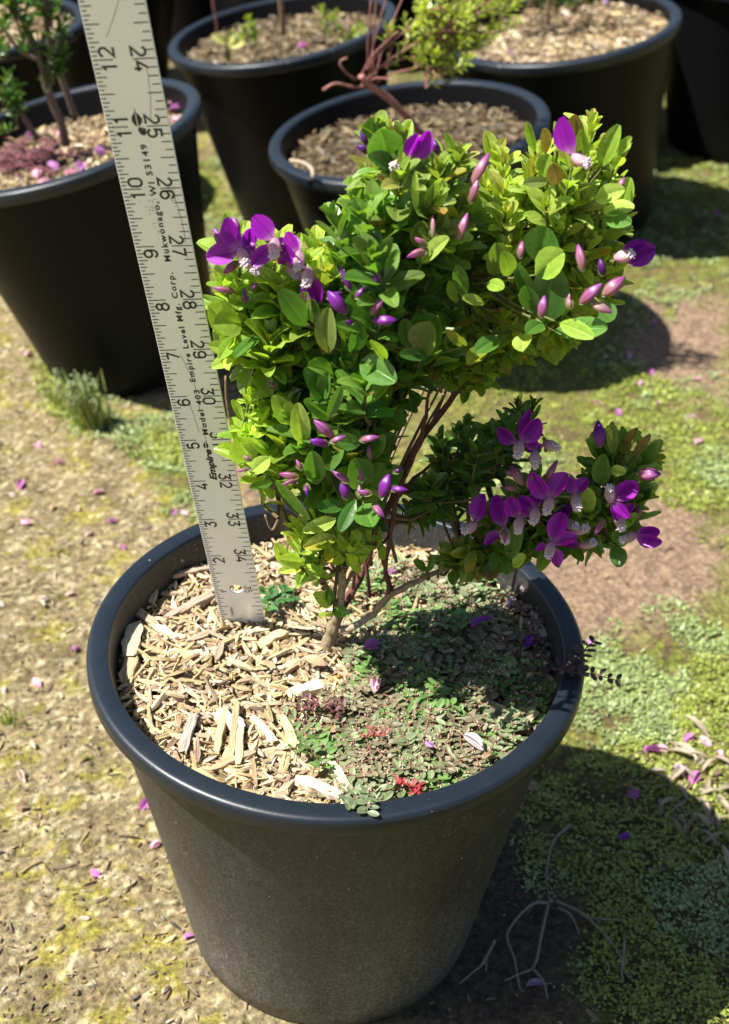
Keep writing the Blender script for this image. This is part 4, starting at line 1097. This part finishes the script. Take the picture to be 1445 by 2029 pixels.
BUDS = [ # px of base, Y, angle, length px, width px, colours
 (455, 515, -.8, 170, 34, 26, 'p'), (450, 500, -.8, 120, 46, 24, 'p'), (470, 470, -.6, 100, 34, 26, 'p'), (462, 578, -.9, 170, 34, 16, 'k'), (488, 600, -.9, 100, 26, 10, 'u'), (495, 572, -.9, 30, 18, 12, 'k'), (470, 520, -.7, 220, 30, 22, 'k'),
 (685, 620, -1.6, 130, 46, 34, 'u'), (735, 560, -1.4, 35, 40, 26, 'u'), (695, 575, -1.4, 115, 44, 16, 'u'), (705, 590, -1.5, 50, 24, 12, 'u'), (735, 622, -1.7, 50, 36, 18, 'p'), (740, 635, -1.7, 0, 40, 24, 'u'), (700, 637, -1.6, 190, 24, 12, 'u'), (650, 590, -1.4, 20, 26, 16, 'd'),
 (733, 505, -1.0, 80, 34, 24, 'u'), (735, 300, -.3, 160, 26, 18, 'd'), (730, 290, -.2, 120, 28, 14, 'd'), (868, 305, -.3, 110, 26, 20, 'd'),
 (935, 365, -.3, 60, 58, 26, 'k'), (932, 400, -.4, 70, 40, 20, 'k'), (908, 475, -.8, 70, 46, 22, 'k'), (845, 495, -1.0, 200, 34, 20, 'k'), (845, 485, -1.0, 150, 24, 14, 'k'), (858, 470, -.9, 90, 36, 12, 'l'),
 (1030, 510, -.5, 80, 28, 18, 'k'), (1155, 535, -.8, 100, 44, 24, 'k'), (1150, 600, -1.2, 40, 48, 28, 'p'), (1195, 585, -1.1, 40, 46, 32, 'k'), (1170, 600, -1.2, -25, 40, 24, 'l'), (1072, 628, -1.2, 80, 36, 24, 'p'), (1125, 605, -1.2, 80, 20, 10, 'l'), (1130, 610, -1.3, 100, 18, 14, 'l'), (1195, 545, -.8, 100, 28, 20, 'd'), (1225, 375, -.2, 60, 22, 16, 'k'),
 (660, 865, -1.9, 140, 44, 26, 'p'), (650, 880, -1.9, 170, 34, 20, 'u'), (655, 875, -1.95, 20, 28, 14, 'p'), (715, 872, -1.8, 10, 32, 18, 'p'), (733, 910, -1.4, 95, 26, 12, 'k'),
 (690, 955, -1.9, 145, 34, 16, 'p'), (686, 988, -1.9, 100, 36, 26, 'u'), (755, 985, -1.9, 70, 44, 32, 'u'), (775, 968, -1.9, -5, 30, 16, 'u'), (735, 978, -2.0, 170, 24, 14, 'p'), (740, 1000, -2.0, -50, 30, 18, 'p'), (716, 955, -1.9, 95, 26, 10, 'p'), (712, 985, -2, 90, 22, 10, 'l'),
 (590, 945, -1.4, 170, 34, 18, 'k'), (590, 950, -1.4, 200, 30, 14, 'k'), (598, 930, -1.4, 120, 20, 12, 'k'), (608, 960, -1.5, -90, 22, 10, 'u'), (497, 912, -1.3, 150, 16, 10, 'l'), (495, 928, -1.2, 195, 26, 8, 'k'), (548, 768, -.8, 150, 20, 8, 'k'), (780, 935, -1.4, 20, 20, 10, 'd'),
 (1035, 960, -.2, 120, 42, 28, 'k'), (1045, 965, -.2, 70, 36, 22, 'k'), (1025, 970, -.1, 170, 26, 16, 'k'), (1080, 955, -.2, 60, 50, 20, 'k'), (1190, 885, -.2, 95, 50, 34, 'u'), (1265, 940, -.1, 0, 44, 36, 'p'), (1196, 1030, -.2, 240, 34, 20, 'k'), (1000, 1050, -.2, -90, 26, 12, 'k'), (1262, 1030, 0, 80, 30, 20, 'k'), (1020, 940, -.1, 160, 20, 16, 'k'),
]
bc = {'u': ((.26, .03, .30), (.20, .015, .34)), 'd': ((.14, .02, .16), (.10, .01, .20)), 'p': ((.42, .12, .20), (.26, .02, .34)), 'k': ((.40, .22, .14), (.33, .015, .30)), 'l': ((.48, .44, .22), (.44, .12, .34))}
for bx, by, Yc, an, Lp, wp, k in BUDS:
    Yc -= .42
    o, d, s, f = frame_at(bx, by, Yc, an)
    mb = MB(); petal_shell(mb, o, unit(d + f * rnd.uniform(-.1, .3)), s, f, Lp / 107 * .92, wp / 107 * .70, *bc[k], stripes=k in 'pk')
    for q in range(2):
        leaf(mb, o - d * .03, o + d * .09 + s * (.05 if q else -.05) + f * .03, .06, f, (.16, .2, .05))
    mb.build('flower_bud', M_PETAL, shrub)

# ------------------------------------------------------------------ spurge weeds on the mulch
def spurge(mb, p, az, L, nl, col, stem, flo=.3, ls=1.0, z_fn=None, lift=.10, bendz=0.0):
    """creeping stem with small paired leaves; each leaf carries a darker blotch of its own"""
    pts = []; a = az; q = np.array(p, float)
    for i in range(6):
        pts.append(q.copy()); a += rnd.gauss(0, .25)
        q = q + np.array([math.cos(a), math.sin(a), 0]) * L / 5
        if z_fn: q[2] = z_fn(q[0], q[1]) + lift * (.6 + .8 * rnd.random())
        else: q[2] += bendz * L / 5
    path = smooth_path(pts, 3)
    tube(mb, path, [.018, .010], stem, n=4, cap=False)
    for i in range(nl):
        u = (i + .7) / nl * (len(path) - 1); c = path[min(len(path) - 1, int(u))]
        dd = unit(path[min(len(path) - 1, int(u) + 1)] - path[max(0, int(u) - 1)]); side = unit(np.cross((0, 0, 1), dd))
        for s in (1, -1):
            d = unit(side * s + dd * rnd.uniform(.1, .6) + np.array([0, 0, rnd.uniform(.0, .45)])); Ln = rnd.uniform(.10, .17) * ls
            cc = np.array(col) * rnd.uniform(.7, 1.25)
            leaf(mb, c, c + d * Ln, Ln * .58, np.array([rnd.gauss(0, .2), rnd.gauss(0, .2), 1]), cc, cup=.15, bend=.05, rib=rnd.choice((.45, .8, 1.1)), shape=.85)
        if rnd.random() < flo:
            for k in range(3): ball(mb, c + np.array([rnd.gauss(0, .03), rnd.gauss(0, .03), .03 + rnd.random() * .04]), .022, ((.62, .44, .34), (.60, .52, .34), (.55, .32, .28))[k], n=5, m=3)
zf = lambda x, y: float(hzM(np.array([x]), np.array([y]))[0]) + .15
mb = MB(); k = 0
while k < 460:
    px, py = rnd.uniform(600, 1150), rnd.uniform(1110, 1600)
    if not inpoly(np.array(px), np.array(py), WEED): continue
    if px < 800 and py < 1260 and rnd.random() < .7: continue
    p = sz(px, py, .20)
    if math.hypot(p[0], p[1]) > MRin - .35: continue
    k += 1
    gr = fbm(np.array([p[0] * 1.3]), np.array([p[1] * 1.3]), 2, 50)[0]
    col = (.14, .26, .06) if gr > .52 else (.22, .28, .13) if gr > .38 else (.23, .21, .12)
    if px > 1000 and py < 1330: col = (.20, .14, .11)
    spurge(mb, p, rnd.uniform(0, 6.28), rnd.uniform(.45, .9), rnd.randint(5, 8), col, (.30, .13, .09), flo=.16, z_fn=zf, ls=rnd.uniform(.85, 1.5), lift=rnd.choice((.06, .12, .18)))
tag(mb.build('spurge_mat', M_WEED, origin=sz(900, 1350)), 'mat of creeping spurge weed covering the right half of the mulch', 'weeds', kind='stuff')
def sprig(px, py, azs, L, nl, col, stem, label, ls=1.3, flo=0, z_fn=lambda x, y: zf(x, y) + .12, dz=.34, bendz=0):
    p = sz(px, py, dz); mb = MB()
    for a in azs: spurge(mb, p, math.radians(a), L, nl, col, stem, flo, ls, z_fn, .16, bendz)
    tag(mb.build('weed_sprig', M_WEED, origin=p), label, 'weed', 'single weed sprigs in the front pot')
sprig(635, 1400, (165, 195, 340, 15), .42, 5, (.12, .045, .045), (.30, .10, .09), 'dark red weed sprig beside the large pale chip below the trunk', .95)
sprig(742, 1462, (30, 140, 200, 320), .28, 3, (.22, .08, .06), (.45, .10, .08), 'small bright red stemmed weed in the middle of the spurge', .7)
sprig(812, 1562, (10, 160, 330), .24, 4, (.38, .04, .05), (.50, .06, .06), 'crimson weed sprig at the front rim', .75)
sprig(618, 1500, (150, 80, 300), .32, 3, (.12, .20, .06), (.25, .16, .07), 'sprig of round green leaves with dark blotches at the left edge of the weeds', 1.25)
sprig(545, 1195, (60, 120, 10, 200), .4, 4, (.05, .16, .03), (.12, .16, .05), 'bright green seedling at the foot of the ruler', 1.4)
pr = MT([(0, 0, 0)])
def rimsprig(px, py, az, L, label, col, stem, nl=7, ls=1.5, drop=-.05):
    p = atz(px, py, H + .06); mb = MB()
    for a in az: spurge(mb, p, math.radians(a), L, nl, col, stem, .1, ls, None, bendz=drop)
    tag(mb.build('weed_sprig', M_WEED, origin=p), label, 'weed', 'single weed sprigs in the front pot')
rimsprig(735, 1565, (215, 250, 200), .5, 'grey green weed sprig draped over the front rim', (.17, .22, .11), (.2, .16, .08), 5, 1.25)
rimsprig(1105, 1325, (-5, -20), 1.15, 'dark purple brown weed sprig reaching out over the right rim', (.08, .045, .045), (.13, .05, .05), 8, 1.4, .0)

# ------------------------------------------------------------------ fallen petals, flowers and leaves
def petal_mesh(col, L=.32, w=.2, cup=.5, tail=True, stripe=1.0):
    mb = MB(); leaf(mb, (-L / 2, 0, .03), (L / 2, 0, .03), w, np.array((0, 0, 1.)), col, cup=cup, bend=.25, shape=.85, rib=stripe, edge=np.array(col) * 1.1)
    leaf(mb, (-L / 2, 0, .03), (L / 2 * .8, .03, .12), w * .8, np.array((0, .5, .8)), np.array(col) * .92, cup=cup, bend=.25, shape=.85)
    if tail: tube(mb, [(-L / 2, 0, .03), (-L * .8, .03, .03), (-L * 1.05, .0, .02)], [.015, .01], (.45, .36, .18), n=4)
    return mb
def place(o, p, sc=1.0, rz=None):
    o.location = Vector(np.asarray(p) * IN); o.rotation_euler = (rnd.gauss(0, .25), rnd.gauss(0, .25), rnd.uniform(0, 6.28) if rz is None else rz); o.scale = (sc,) * 3
def scatter(kinds, spots, label, cat, group, name, zfn, sc=(.8, 1.25)):
    """kinds: list of colours; every spot is one object"""
    pro = []
    for i, (px, py) in enumerate(spots):
        k = i % len(kinds)
        if k >= len(pro):
            o = petal_mesh(kinds[k][0], *kinds[k][1:]).build(name, M_DRYPETAL); tag(o, label, cat, group); pro.append(o)
        else:
            o = pro[k].copy(); COL.objects.link(o)
        place(o, zfn(px, py), rnd.uniform(*sc))
def on_pot(px, py, cx, Ht, tilt, dep):
    z = Ht - dep
    for _ in range(6):
        p = atz(px, py, z); z = Ht * math.cos(tilt) - dep + (p[0] - cx) * math.tan(tilt)
    return p
VI, PI_, WH = (.58, .20, .52), (.80, .48, .60), (.72, .62, .56)
gp = lambda x, y: gpt(x, y) + np.array([0, 0, .03])
scatter([(VI,), (PI_,), (PI_, .28, .2), (VI, .26, .16)], [(42, 962), (195, 978), (52, 1038), (222, 1037), (243, 1086), (115, 920), (73, 1357), (190, 1735), (346, 1018), (366, 1022), (308, 1677), (150, 1290), (285, 1597), (76, 884), (55, 703), (375, 1860)],
        'pink fallen flower petal on the bare tan ground left of the front pot', 'petal', 'fallen petals on the ground left of the front pot', 'fallen_petal', gp)
scatter([(WH, .3, .17, .3, False), ((.60, .48, .36), .34, .16, .4, False)], [(24, 983), (80, 1200), (177, 1060), (45, 1125), (85, 1190), (105, 1008), (254, 1750), (42, 1540), (0, 1200), (140, 1180), (10, 1370), (65, 1480), (330, 1965), (155, 1010)],
        'whitish dried petal on the bare tan ground left of the front pot', 'petal', 'dried petals on the ground left of the front pot', 'dried_petal', gp)
scatter([(VI,), (PI_,)], [(1225, 820), (1180, 800), (1155, 400), (1380, 755), (1297, 640), (1268, 762), (1290, 740), (1385, 878), (1420, 425), (1305, 802), (1370, 830), (1245, 705)],
        'small pink fallen petal on the sunny mossy ground behind the front pot at right', 'petal', 'fallen petals on the ground behind at right', 'fallen_petal', gp)
scatter([(VI, .36, .24), (PI_, .36, .22)], [(1290, 1490), (1345, 1530), (1378, 1545), (1425, 1498), (1255, 1575), (1395, 1475), (1365, 1465), (1310, 1487)],
        'lilac fallen flower in the litter patch right of the front pot', 'petal', 'fallen flowers in the litter patch at right', 'fallen_flower', gp, (1.0, 1.35))
SINGLE = [
 (738, 1280, 'p', (.52, .16, .50), .42, .26, 'pink and white fallen flower on the mulch just right of the trunk'),
 (955, 1232, 'p', (.30, .05, .36), .45, .16, 'purple closed flower lying in the shade at the right of the weeds'),
 (1045, 1272, 'p', (.26, .02, .40), .32, .2, 'bright purple fallen flower by the shaded right wall'),
 (745, 1357, 'p', (.70, .40, .48), .30, .22, 'pale pink petal in the sun below the trunk'),
 (938, 1470, 'p', (.74, .60, .62), .42, .26, 'large whitish petal at the edge of the plant shadow'),
 (1045, 1168, 'p', (.62, .52, .54), .44, .3, 'pale shell shaped petal at the back right of the pot'),
 (780, 1136, 'p', (.40, .10, .46), .32, .2, 'purple petal behind the thin red stem'),
 (1015, 1195, 'p', (.48, .38, .46), .40, .2, 'greyish lilac petal in the shade at the back right'),
 (853, 1478, 'p', (.55, .30, .58), .16, .12, 'tiny lilac petal among the sunlit weeds'),
 (1182, 1362, 'g', (.78, .74, .76), .34, .24, 'white petal on the ground under the weed sprig at the right rim'),
 (1238, 1664, 'g', (.26, .03, .42), .36, .22, 'vivid purple flower lying on the dark moss at lower right'),
 (1060, 1952, 'g', (.42, .28, .46), .34, .2, 'greyish lilac petal on the dark soil at the bottom right'),
 (1352, 1085, 'g', (.60, .46, .36), .34, .2, 'pinkish dry petal on the smooth brown earth at right'),
 (1172, 1276, 'g', (.52, .24, .52), .3, .2, 'pink petal on the ground touching the right side of the rim'),
]
for px, py, wh, c, L, w, lab in SINGLE:
    o = petal_mesh(c, L, w, .5, True, 1.3).build('fallen_petal', M_DRYPETAL); tag(o, lab, 'petal')
    place(o, sz(px, py, .42) if wh == 'p' else gp(px, py))
def single_leaf(px, py, c, L, w, lab, where, tip=None):
    mb = MB(); leaf(mb, (-L / 2, 0, .03), (L / 2, 0, .03), w, np.array((0, 0, 1.)), c, cup=.3, bend=.25, shape=.85, rib=1.3, tipcol=tip)
    o = mb.build('fallen_leaf', M_DRYPETAL); tag(o, lab, 'leaf'); place(o, where(px, py), 1.0)
zin = lambda x, y: sz(x, y, .42)
single_leaf(1058, 1338, (.55, .48, .26), .40, .2, 'yellow fallen leaf in the shaded weeds near the right rim', zin, (.5, .32, .03))
single_leaf(968, 1498, (.50, .30, .20), .34, .17, 'tan pointed leaf near the shaded front right rim', zin)
single_leaf(625, 1310, (.52, .34, .20), .42, .22, 'orange tan dry leaf standing against the trunk', zin)
single_leaf(1052, 1560, (.42, .27, .21), .42, .3, 'tan heart shaped leaf on dark moss just right of the front pot', gp)
single_leaf(915, 1838, (.32, .34, .06), .26, .2, 'small yellow green leaf on the dark soil by the pot base', gp)
single_leaf(1415, 1720, (.40, .31, .22), .60, .26, 'long pale dry leaf at the right edge in the shade', gp)
single_leaf(1365, 835, (.48, .42, .24), .55, .45, 'broad yellowish leaf on the green moss at right', gp)
single_leaf(48, 1600, (.42, .30, .18), .45, .25, 'flat brownish leaf on the tan ground at the left edge', gp)
single_leaf(258, 1752, (.52, .46, .24), .32, .22, 'oval yellow leaf beside the pink petal at lower left', gp)
# litter patch at the right edge
pro = []
for k in range(46):
    px, py = rnd.gauss(1375, 48), rnd.gauss(1555, 62)
    if k > 36: px, py = rnd.uniform(1340, 1445), rnd.uniform(1600, 1720)
    if k < 5:
        mb = MB(); L = rnd.uniform(.4, .7); c = ((.38, .30, .20), (.46, .38, .26), (.28, .20, .13), (.50, .42, .30), (.34, .26, .2))[k]
        leaf(mb, (-L / 2, 0, .04), (L / 2, 0, .04), L * .28, np.array((0, 0, 1.)), np.array(c) * .85, cup=.5, bend=.3)
        o = mb.build('dry_leaf', M_WEED); tag(o, 'narrow dry brown leaf in the litter patch at the right edge', 'leaf', 'dry leaves in the litter patch at the right edge'); pro.append(o)
    else: o = pro[k % 5].copy(); COL.objects.link(o)
    place(o, gp(px, py) + np.array([0, 0, rnd.random() * .2]), rnd.uniform(.7, 1.2))

# dead root with runners, bottom right
mb = MB()
for pts in ([(1130, 1640), (1095, 1680), (1082, 1740), (1088, 1795)], [(1088, 1795), (1050, 1805), (1005, 1855), (1018, 1910), (1030, 1965), (1036, 1975)], [(1085, 1800), (1072, 1860), (1058, 1920), (1030, 1940), (1000, 1950)],
            [(1100, 1792), (1150, 1820), (1190, 1850), (1225, 1900), (1235, 1930), (1252, 1955)], [(1105, 1805), (1130, 1825), (1148, 1858)], [(1232, 1930), (1235, 1885), (1236, 1855)], [(1230, 1925), (1232, 1955)], [(1055, 1925), (1075, 1955), (1085, 1985)], [(980, 1870), (955, 1920), (940, 1930), (910, 1960)], [(962, 1900), (962, 1935)], [(1160, 1825), (1230, 1835)]):
    P = np.array([gpt(x, y) + np.array([0, 0, .10 + .08 * (i % 2)]) for i, (x, y) in enumerate(pts)])
    tube(mb, smooth_path(P, 6), [.04, .016], (.34, .28, .21), n=6, wob=.3)
tag(mb.build('dead_root', M_BARK, origin=gpt(1088, 1800)), 'dead weed root with long thin runners lying on the shaded soil at bottom right', 'root')

# grass tuft by the left pot
m, t, b = mat('grass_blade'); M_GRASS = M_WEED
def tuft(px, py, n, L, label, lean=(-.3, -.3), cols=((.24, .36, .05), (.34, .42, .08), (.44, .44, .14)), seed=False, w=.08):
    p = gpt(px, py); mb = MB()
    for k in range(n):
        a = rnd.uniform(0, 6.28); l = L * rnd.uniform(.4, 1.1); r = rnd.random() * .35 * L
        b0 = p + np.array([rnd.gauss(0, .22), rnd.gauss(0, .18), -.05])
        tp = b0 + np.array([math.cos(a) * r + lean[0] * l, math.sin(a) * r + lean[1] * l, l * .85])
        path = smooth_path([b0, (b0 + tp) / 2 + (0, 0, l * .15), tp], 4); s = unit(np.cross(tp - b0, (rnd.gauss(0, 1), rnd.gauss(0, 1), .2))) * w / 2
        V = []; c = np.array(cols[rnd.randrange(len(cols))]) * rnd.uniform(.7, 1.2)
        for i, q in enumerate(path): k_ = 1 - i / (len(path) - 1) * .9; V += [q + s * k_, q - s * k_]
        mb.add(V, [(2 * i, 2 * i + 1, 2 * i + 3, 2 * i + 2) for i in range(len(path) - 1)], c)
        if seed and k % 12 == 0:
            for _ in range(24): ball(mb, path[-1] + np.array([rnd.gauss(0, .07), rnd.gauss(0, .06), rnd.gauss(0, .16)]), .04, (.34, .40, .20), n=5, m=3)
    tag(mb.build('grass_tuft', M_GRASS, origin=p), label, 'grass tuft')
tuft(185, 842, 170, 2.0, 'green grass tuft with a pale seed head against the base of the left pot', (-.25, .0), seed=True)
tuft(120, 800, 30, 1.0, 'short thin grass tuft on the bare ground left of the larger grass tuft', (-.4, -.1))
tuft(18, 1430, 22, .5, 'tiny green grass tuft at the left edge of the tan ground', (0, 0))
tuft(135, 1095, 18, .35, 'tiny pale green tuft on the tan ground above the dried petals', (0, 0))
tuft(262, 905, 30, .5, 'low greyish green tuft behind the rim and left of the ruler', (-.1, 0))

# ------------------------------------------------------------------ plants of the pots behind
def plant3(name, base, label, stems, leaves, leafcol, coltip, Lmax, wr, stemcol, nle=(9, 14), red=0.0, lm=None, colb=None):
    root = thing(name, base, label, 'shrub')
    tw = MB(); fo = MB(); paths = []
    for pts in stems:
        P, R = W_(pts); path = smooth_path(P, 5); paths.append(path)
        mb = MB(); tube(mb, path, R, stemcol, n=7, wob=.2, colb=colb or stemcol); mb.build('stem', M_BARK, root)
    SP = np.concatenate(paths)
    for px, py, Yc, s in leaves:
        P = at(px, py, Yc); j = np.argmin(np.linalg.norm(SP - P, axis=1)); A0 = SP[j]
        D = unit(P - A0 + np.array([rnd.gauss(0, .3), rnd.gauss(0, .3), .6])); B0 = P - D * min(1.1 * s, np.linalg.norm(P - A0) + .3)
        if np.linalg.norm(B0 - A0) > .3: tube(tw, smooth_path([A0, (A0 + B0) / 2, B0], 4), [.035, .025], stemcol, n=5, cap=False)
        shoot(fo, tw, B0, P, rnd.randint(*nle), Lmax * s, wr, leafcol, .0, coltip, red=red, r=.025)
    if fo.n: fo.build('foliage', M_LEAF, root)
    if tw.n: tw.build('twigs', M_BARK, root)
    return root
aY = 23.5
st = [[(130, 285, 24.5, .16), (120, 240, 24.2, .14), (95, 180, 24, .13), (80, 120, 23.8, .11), (55, 60, 23.6, .09), (20, 0, 23.5, .07), (-10, -60, 23.5, .05)],
      [(150, 235, 24.6, .12), (128, 170, 24.4, .11), (100, 90, 24.2, .10), (90, 20, 24, .08), (95, -50, 24, .06)],
      [(75, 275, 24, .10), (45, 230, 23.8, .09), (15, 195, 23.6, .08), (-20, 150, 23.5, .06)],
      [(95, 180, 24, .07), (110, 130, 24, .06), (115, 80, 24, .05)], [(80, 120, 23.8, .08), (40, 100, 23.6, .06), (10, 60, 23.5, .05)], [(60, 275, 24.4, .06), (90, 265, 24, .05), (110, 280, 24, .04)]]
lv = [(15, 150, 23.4, 1), (30, 175, 23.3, 1), (5, 185, 23.3, 1), (35, 205, 23.4, .9), (20, 215, 23.3, .8), (100, 110, 23.8, 1), (115, 135, 23.8, 1), (95, 150, 23.8, .9), (125, 105, 24, .9), (60, 40, 23.4, 1), (90, 30, 24, 1), (30, 20, 23.4, 1), (10, 40, 23.4, 1), (110, 10, 24, 1), (70, 0, 23.8, 1), (130, 40, 24.2, .8), (0, 90, 23.4, 1), (45, 75, 23.5, .9), (50, -10, 23.4, 1), (120, 60, 24, .8), (10, 0, 23.4, 1), (85, 75, 23.8, .8), (0, 250, 23.3, .6)]
plant3('potted_shrub', at(130, 285, 24.5), 'shrub with bare grey stems and small green leaves in the left pot behind the ruler', st, lv, (.05, .12, .02), (.10, .19, .03), .42, .42, (.17, .13, .11))
# red purple weed on the left pot mulch
mb = MB()
for k in range(60):
    p = on_pot(rnd.gauss(60, 34), rnd.gauss(312, 15), -9.79, 8.3, .245, .75)
    spurge(mb, p, rnd.uniform(0, 6.28), .7, 5, (.15, .05, .06), (.3, .08, .08), 0, 1.6, None)
tag(mb.build('red_weed', M_WEED, origin=p), 'dark red creeping weed on the bleached mulch of the left pot', 'weed', kind='stuff')
scatter([(PI_, .4, .3), ((.55, .25, .55), .4, .3)], [(73, 345), (125, 205), (140, 345), (105, 330), (345, 205), (350, 215), (362, 235), (60, 270), (345, 240), (20, 250), (120, 260), (160, 330), (90, 365), (200, 300)],
        'pinkish fallen petal on the bleached mulch of the left pot', 'petal', 'fallen petals in the left pot', 'fallen_petal', lambda x, y: on_pot(x, y, -9.79, 8.3, .245, .72), (.9, 1.3))
# cutting with pink stems and a yellow green bush of leaves in the pot behind the shrub
st = [[(840, 275, 25, .13), (815, 240, 24.8, .12), (790, 215, 24.6, .12), (765, 190, 24.4, .12), (735, 170, 24.2, .11), (715, 150, 24.0, .10)],
      [(735, 170, 24.2, .06), (700, 172, 23.9, .045), (665, 165, 23.6, .04), (640, 178, 23.4, .045)], [(705, 158, 24, .04), (682, 140, 23.8, .035), (674, 122, 23.8, .03), (688, 114, 23.8, .03)]]
for i, (ex, ey, ez) in enumerate(((748, -30, 23.8), (735, 0, 23.6), (705, 60, 23.6), (770, -20, 24.4), (800, -10, 24.6), (826, 0, 24.2), (850, 20, 24.6), (790, 60, 23.6), (830, 70, 24.8), (865, 60, 23.6), (820, 110, 23.7), (900, 70, 24.2), (790, 160, 23.5), (850, 130, 23.5))):
    bx, by = rnd.uniform(708, 750), rnd.uniform(148, 172)
    if i % 3 == 2: continue
    st.append([(bx, by, 24.1, .034), ((bx * .6 + ex * .4) - 7 * rnd.random(), (by * .6 + ey * .4) - 6, (24.1 + ez) / 2, .024), (ex, ey, ez, .018)])
lv = []
while len(lv) < 74:
    x = rnd.uniform(765, 1030); y = rnd.uniform(-45, 150)
    if y > 155 - abs(x - 880) * .75 or y < 110 - (x - 700) * .75: continue
    lv.append((x, y, rnd.uniform(22.8, 25), rnd.uniform(.6, 1.0)))
plant3('potted_cutting', at(840, 275, 25), 'leaning plant with pinkish stems and yellow green leaves in the pot behind the flowered shrub', st, lv, (.26, .34, .05), (.48, .54, .11), .42, .32, (.30, .12, .11), nle=(8, 12), colb=(.46, .22, .20))
# upper right pot: thin stem and low dark twiggy growth
st = [[(1085, 48, 37.5, .10), (1088, 10, 37.3, .09), (1090, -60, 37.2, .08)], [(1130, 20, 37.8, .08), (1160, -10, 37.6, .07), (1180, -60, 37.6, .06)], [(1060, 10, 38, .06), (1040, -20, 38, .05)]]
lv = [(1060 + 22 * i, -8 + rnd.uniform(-14, 12), 37.4 + rnd.random() * 2, 1) for i in range(7)] + [(1000 + 24 * i, -25 + rnd.uniform(-10, 10), 36.9 + rnd.random() * 3, 1.1) for i in range(13)]
plant3('potted_shrub', at(1085, 48, 37.5), 'thin brown stemmed plant cropped by the top edge, in the pale straw mulch pot', st, lv, (.06, .10, .03), (.14, .18, .05), .4, .4, (.22, .15, .09))
scatter([((.40, .26, .42), .4, .25), (WH, .5, .35)], [(1010, 105), (1075, 20), (1140, 5), (1150, 15), (1200, 5), (1120, 30)], 'pale petal on the straw mulch of the upper right pot', 'petal', 'petals in the upper right pot', 'fallen_petal', lambda x, y: on_pot(x, y, 7.62, 8.3, .178, .25), (.9, 1.3))
# upper middle pot: brown stem, yellow seedlings, small green shoots
plant3('bare_sapling', at(562, 65, 36.6), 'thin brown stem cropped by the top edge, in the pot with the yellow seedlings', [[(562, 68, 36.6, .12), (558, 20, 36.4, .11), (552, -60, 36.3, .10)]], [], (.1, .1, .1), (.1, .1, .1), .4, .4, (.24, .15, .08))
for i, (x, y, an, L) in enumerate(((447, 85, 150, 34), (452, 90, 75, 36), (455, 92, 20, 34))):
    o_, d_, s_, f_ = frame_at(x, y, 34.6, an); mb = MB(); c_ = (.62, .60, .22)
    leaf(mb, o_, o_ + d_ * L / 60 + f_ * .2, .42, f_ + np.array([0, 0, .6]), c_, cup=.3, shape=.8); leaf(mb, o_, o_ + d_ * .28 - f_ * .1, .2, f_, (.4, .45, .1)); 
    tube(mb, [o_, o_ - np.array([0, 0, .2]), o_ - np.array([0, 0, .6])], [.04, .05], (.3, .3, .1), n=5)
    tag(mb.build('yellow_seedling', M_LEAF, origin=o_), ('leftmost pale yellow seedling leaf in the pot right of the ruler top', 'upright pale yellow seedling leaf in the pot right of the ruler top', 'lowest, widest pale yellow seedling leaf in the pot right of the ruler top')[i], 'seedling')
mb = MB(); tube(mb, smooth_path([at(432, 75, 34.8), at(428, 40, 34.6), at(422, 0, 34.5), at(424, -30, 34.5)], 4), [.05, .04], (.34, .13, .12), n=6)
tag(mb.build('dry_stalk', M_BARK, origin=at(432, 75, 34.8)), 'thin pink brown stalk rising above the yellow seedlings', 'stalk')
for i, (pxs, lab) in enumerate(((((485, 60), (500, 50), (492, 40), (478, 72), (505, 68)), 'small green shoot to the right of the yellow seedlings'), (((650, 40), (675, 60), (700, 65), (690, 78), (715, 55), (640, 20), (665, 30)), 'spreading bright green weed at the right side of the seedling pot'))):
    mb = MB(); tw = mb
    for x, y in pxs:
        P = at(x, y, 35.2 if i == 0 else 36.0); shoot(mb, tw, P - np.array([rnd.gauss(0, .2), rnd.gauss(0, .2), .7]), P, 8, .34, .5, (.14, .24, .04), 0, (.34, .42, .06))
    tag(mb.build('green_shoot', M_LEAF, origin=P), lab, 'weed')
scatter([(VI, .36, .26)], [(600, 92)], 'single lilac petal on the mulch of the pot with the yellow seedlings', 'petal', None, 'fallen_petal', lambda x, y: on_pot(x, y, -3.53, 7.9, .178, .45), (1.1, 1.3))
mb = MB(); tube(mb, smooth_path([at(575, 318, 22.6), at(600, 322, 22.5), at(618, 335, 22.3), at(620, 350, 22.0)], 4), [.07, .05], (.55, .46, .36), n=6, wob=.2)
o = mb.build('curved_twig', M_BARK); tag(o, 'pale curved twig on the brown mulch behind the shrub, near the left rim', 'twig')
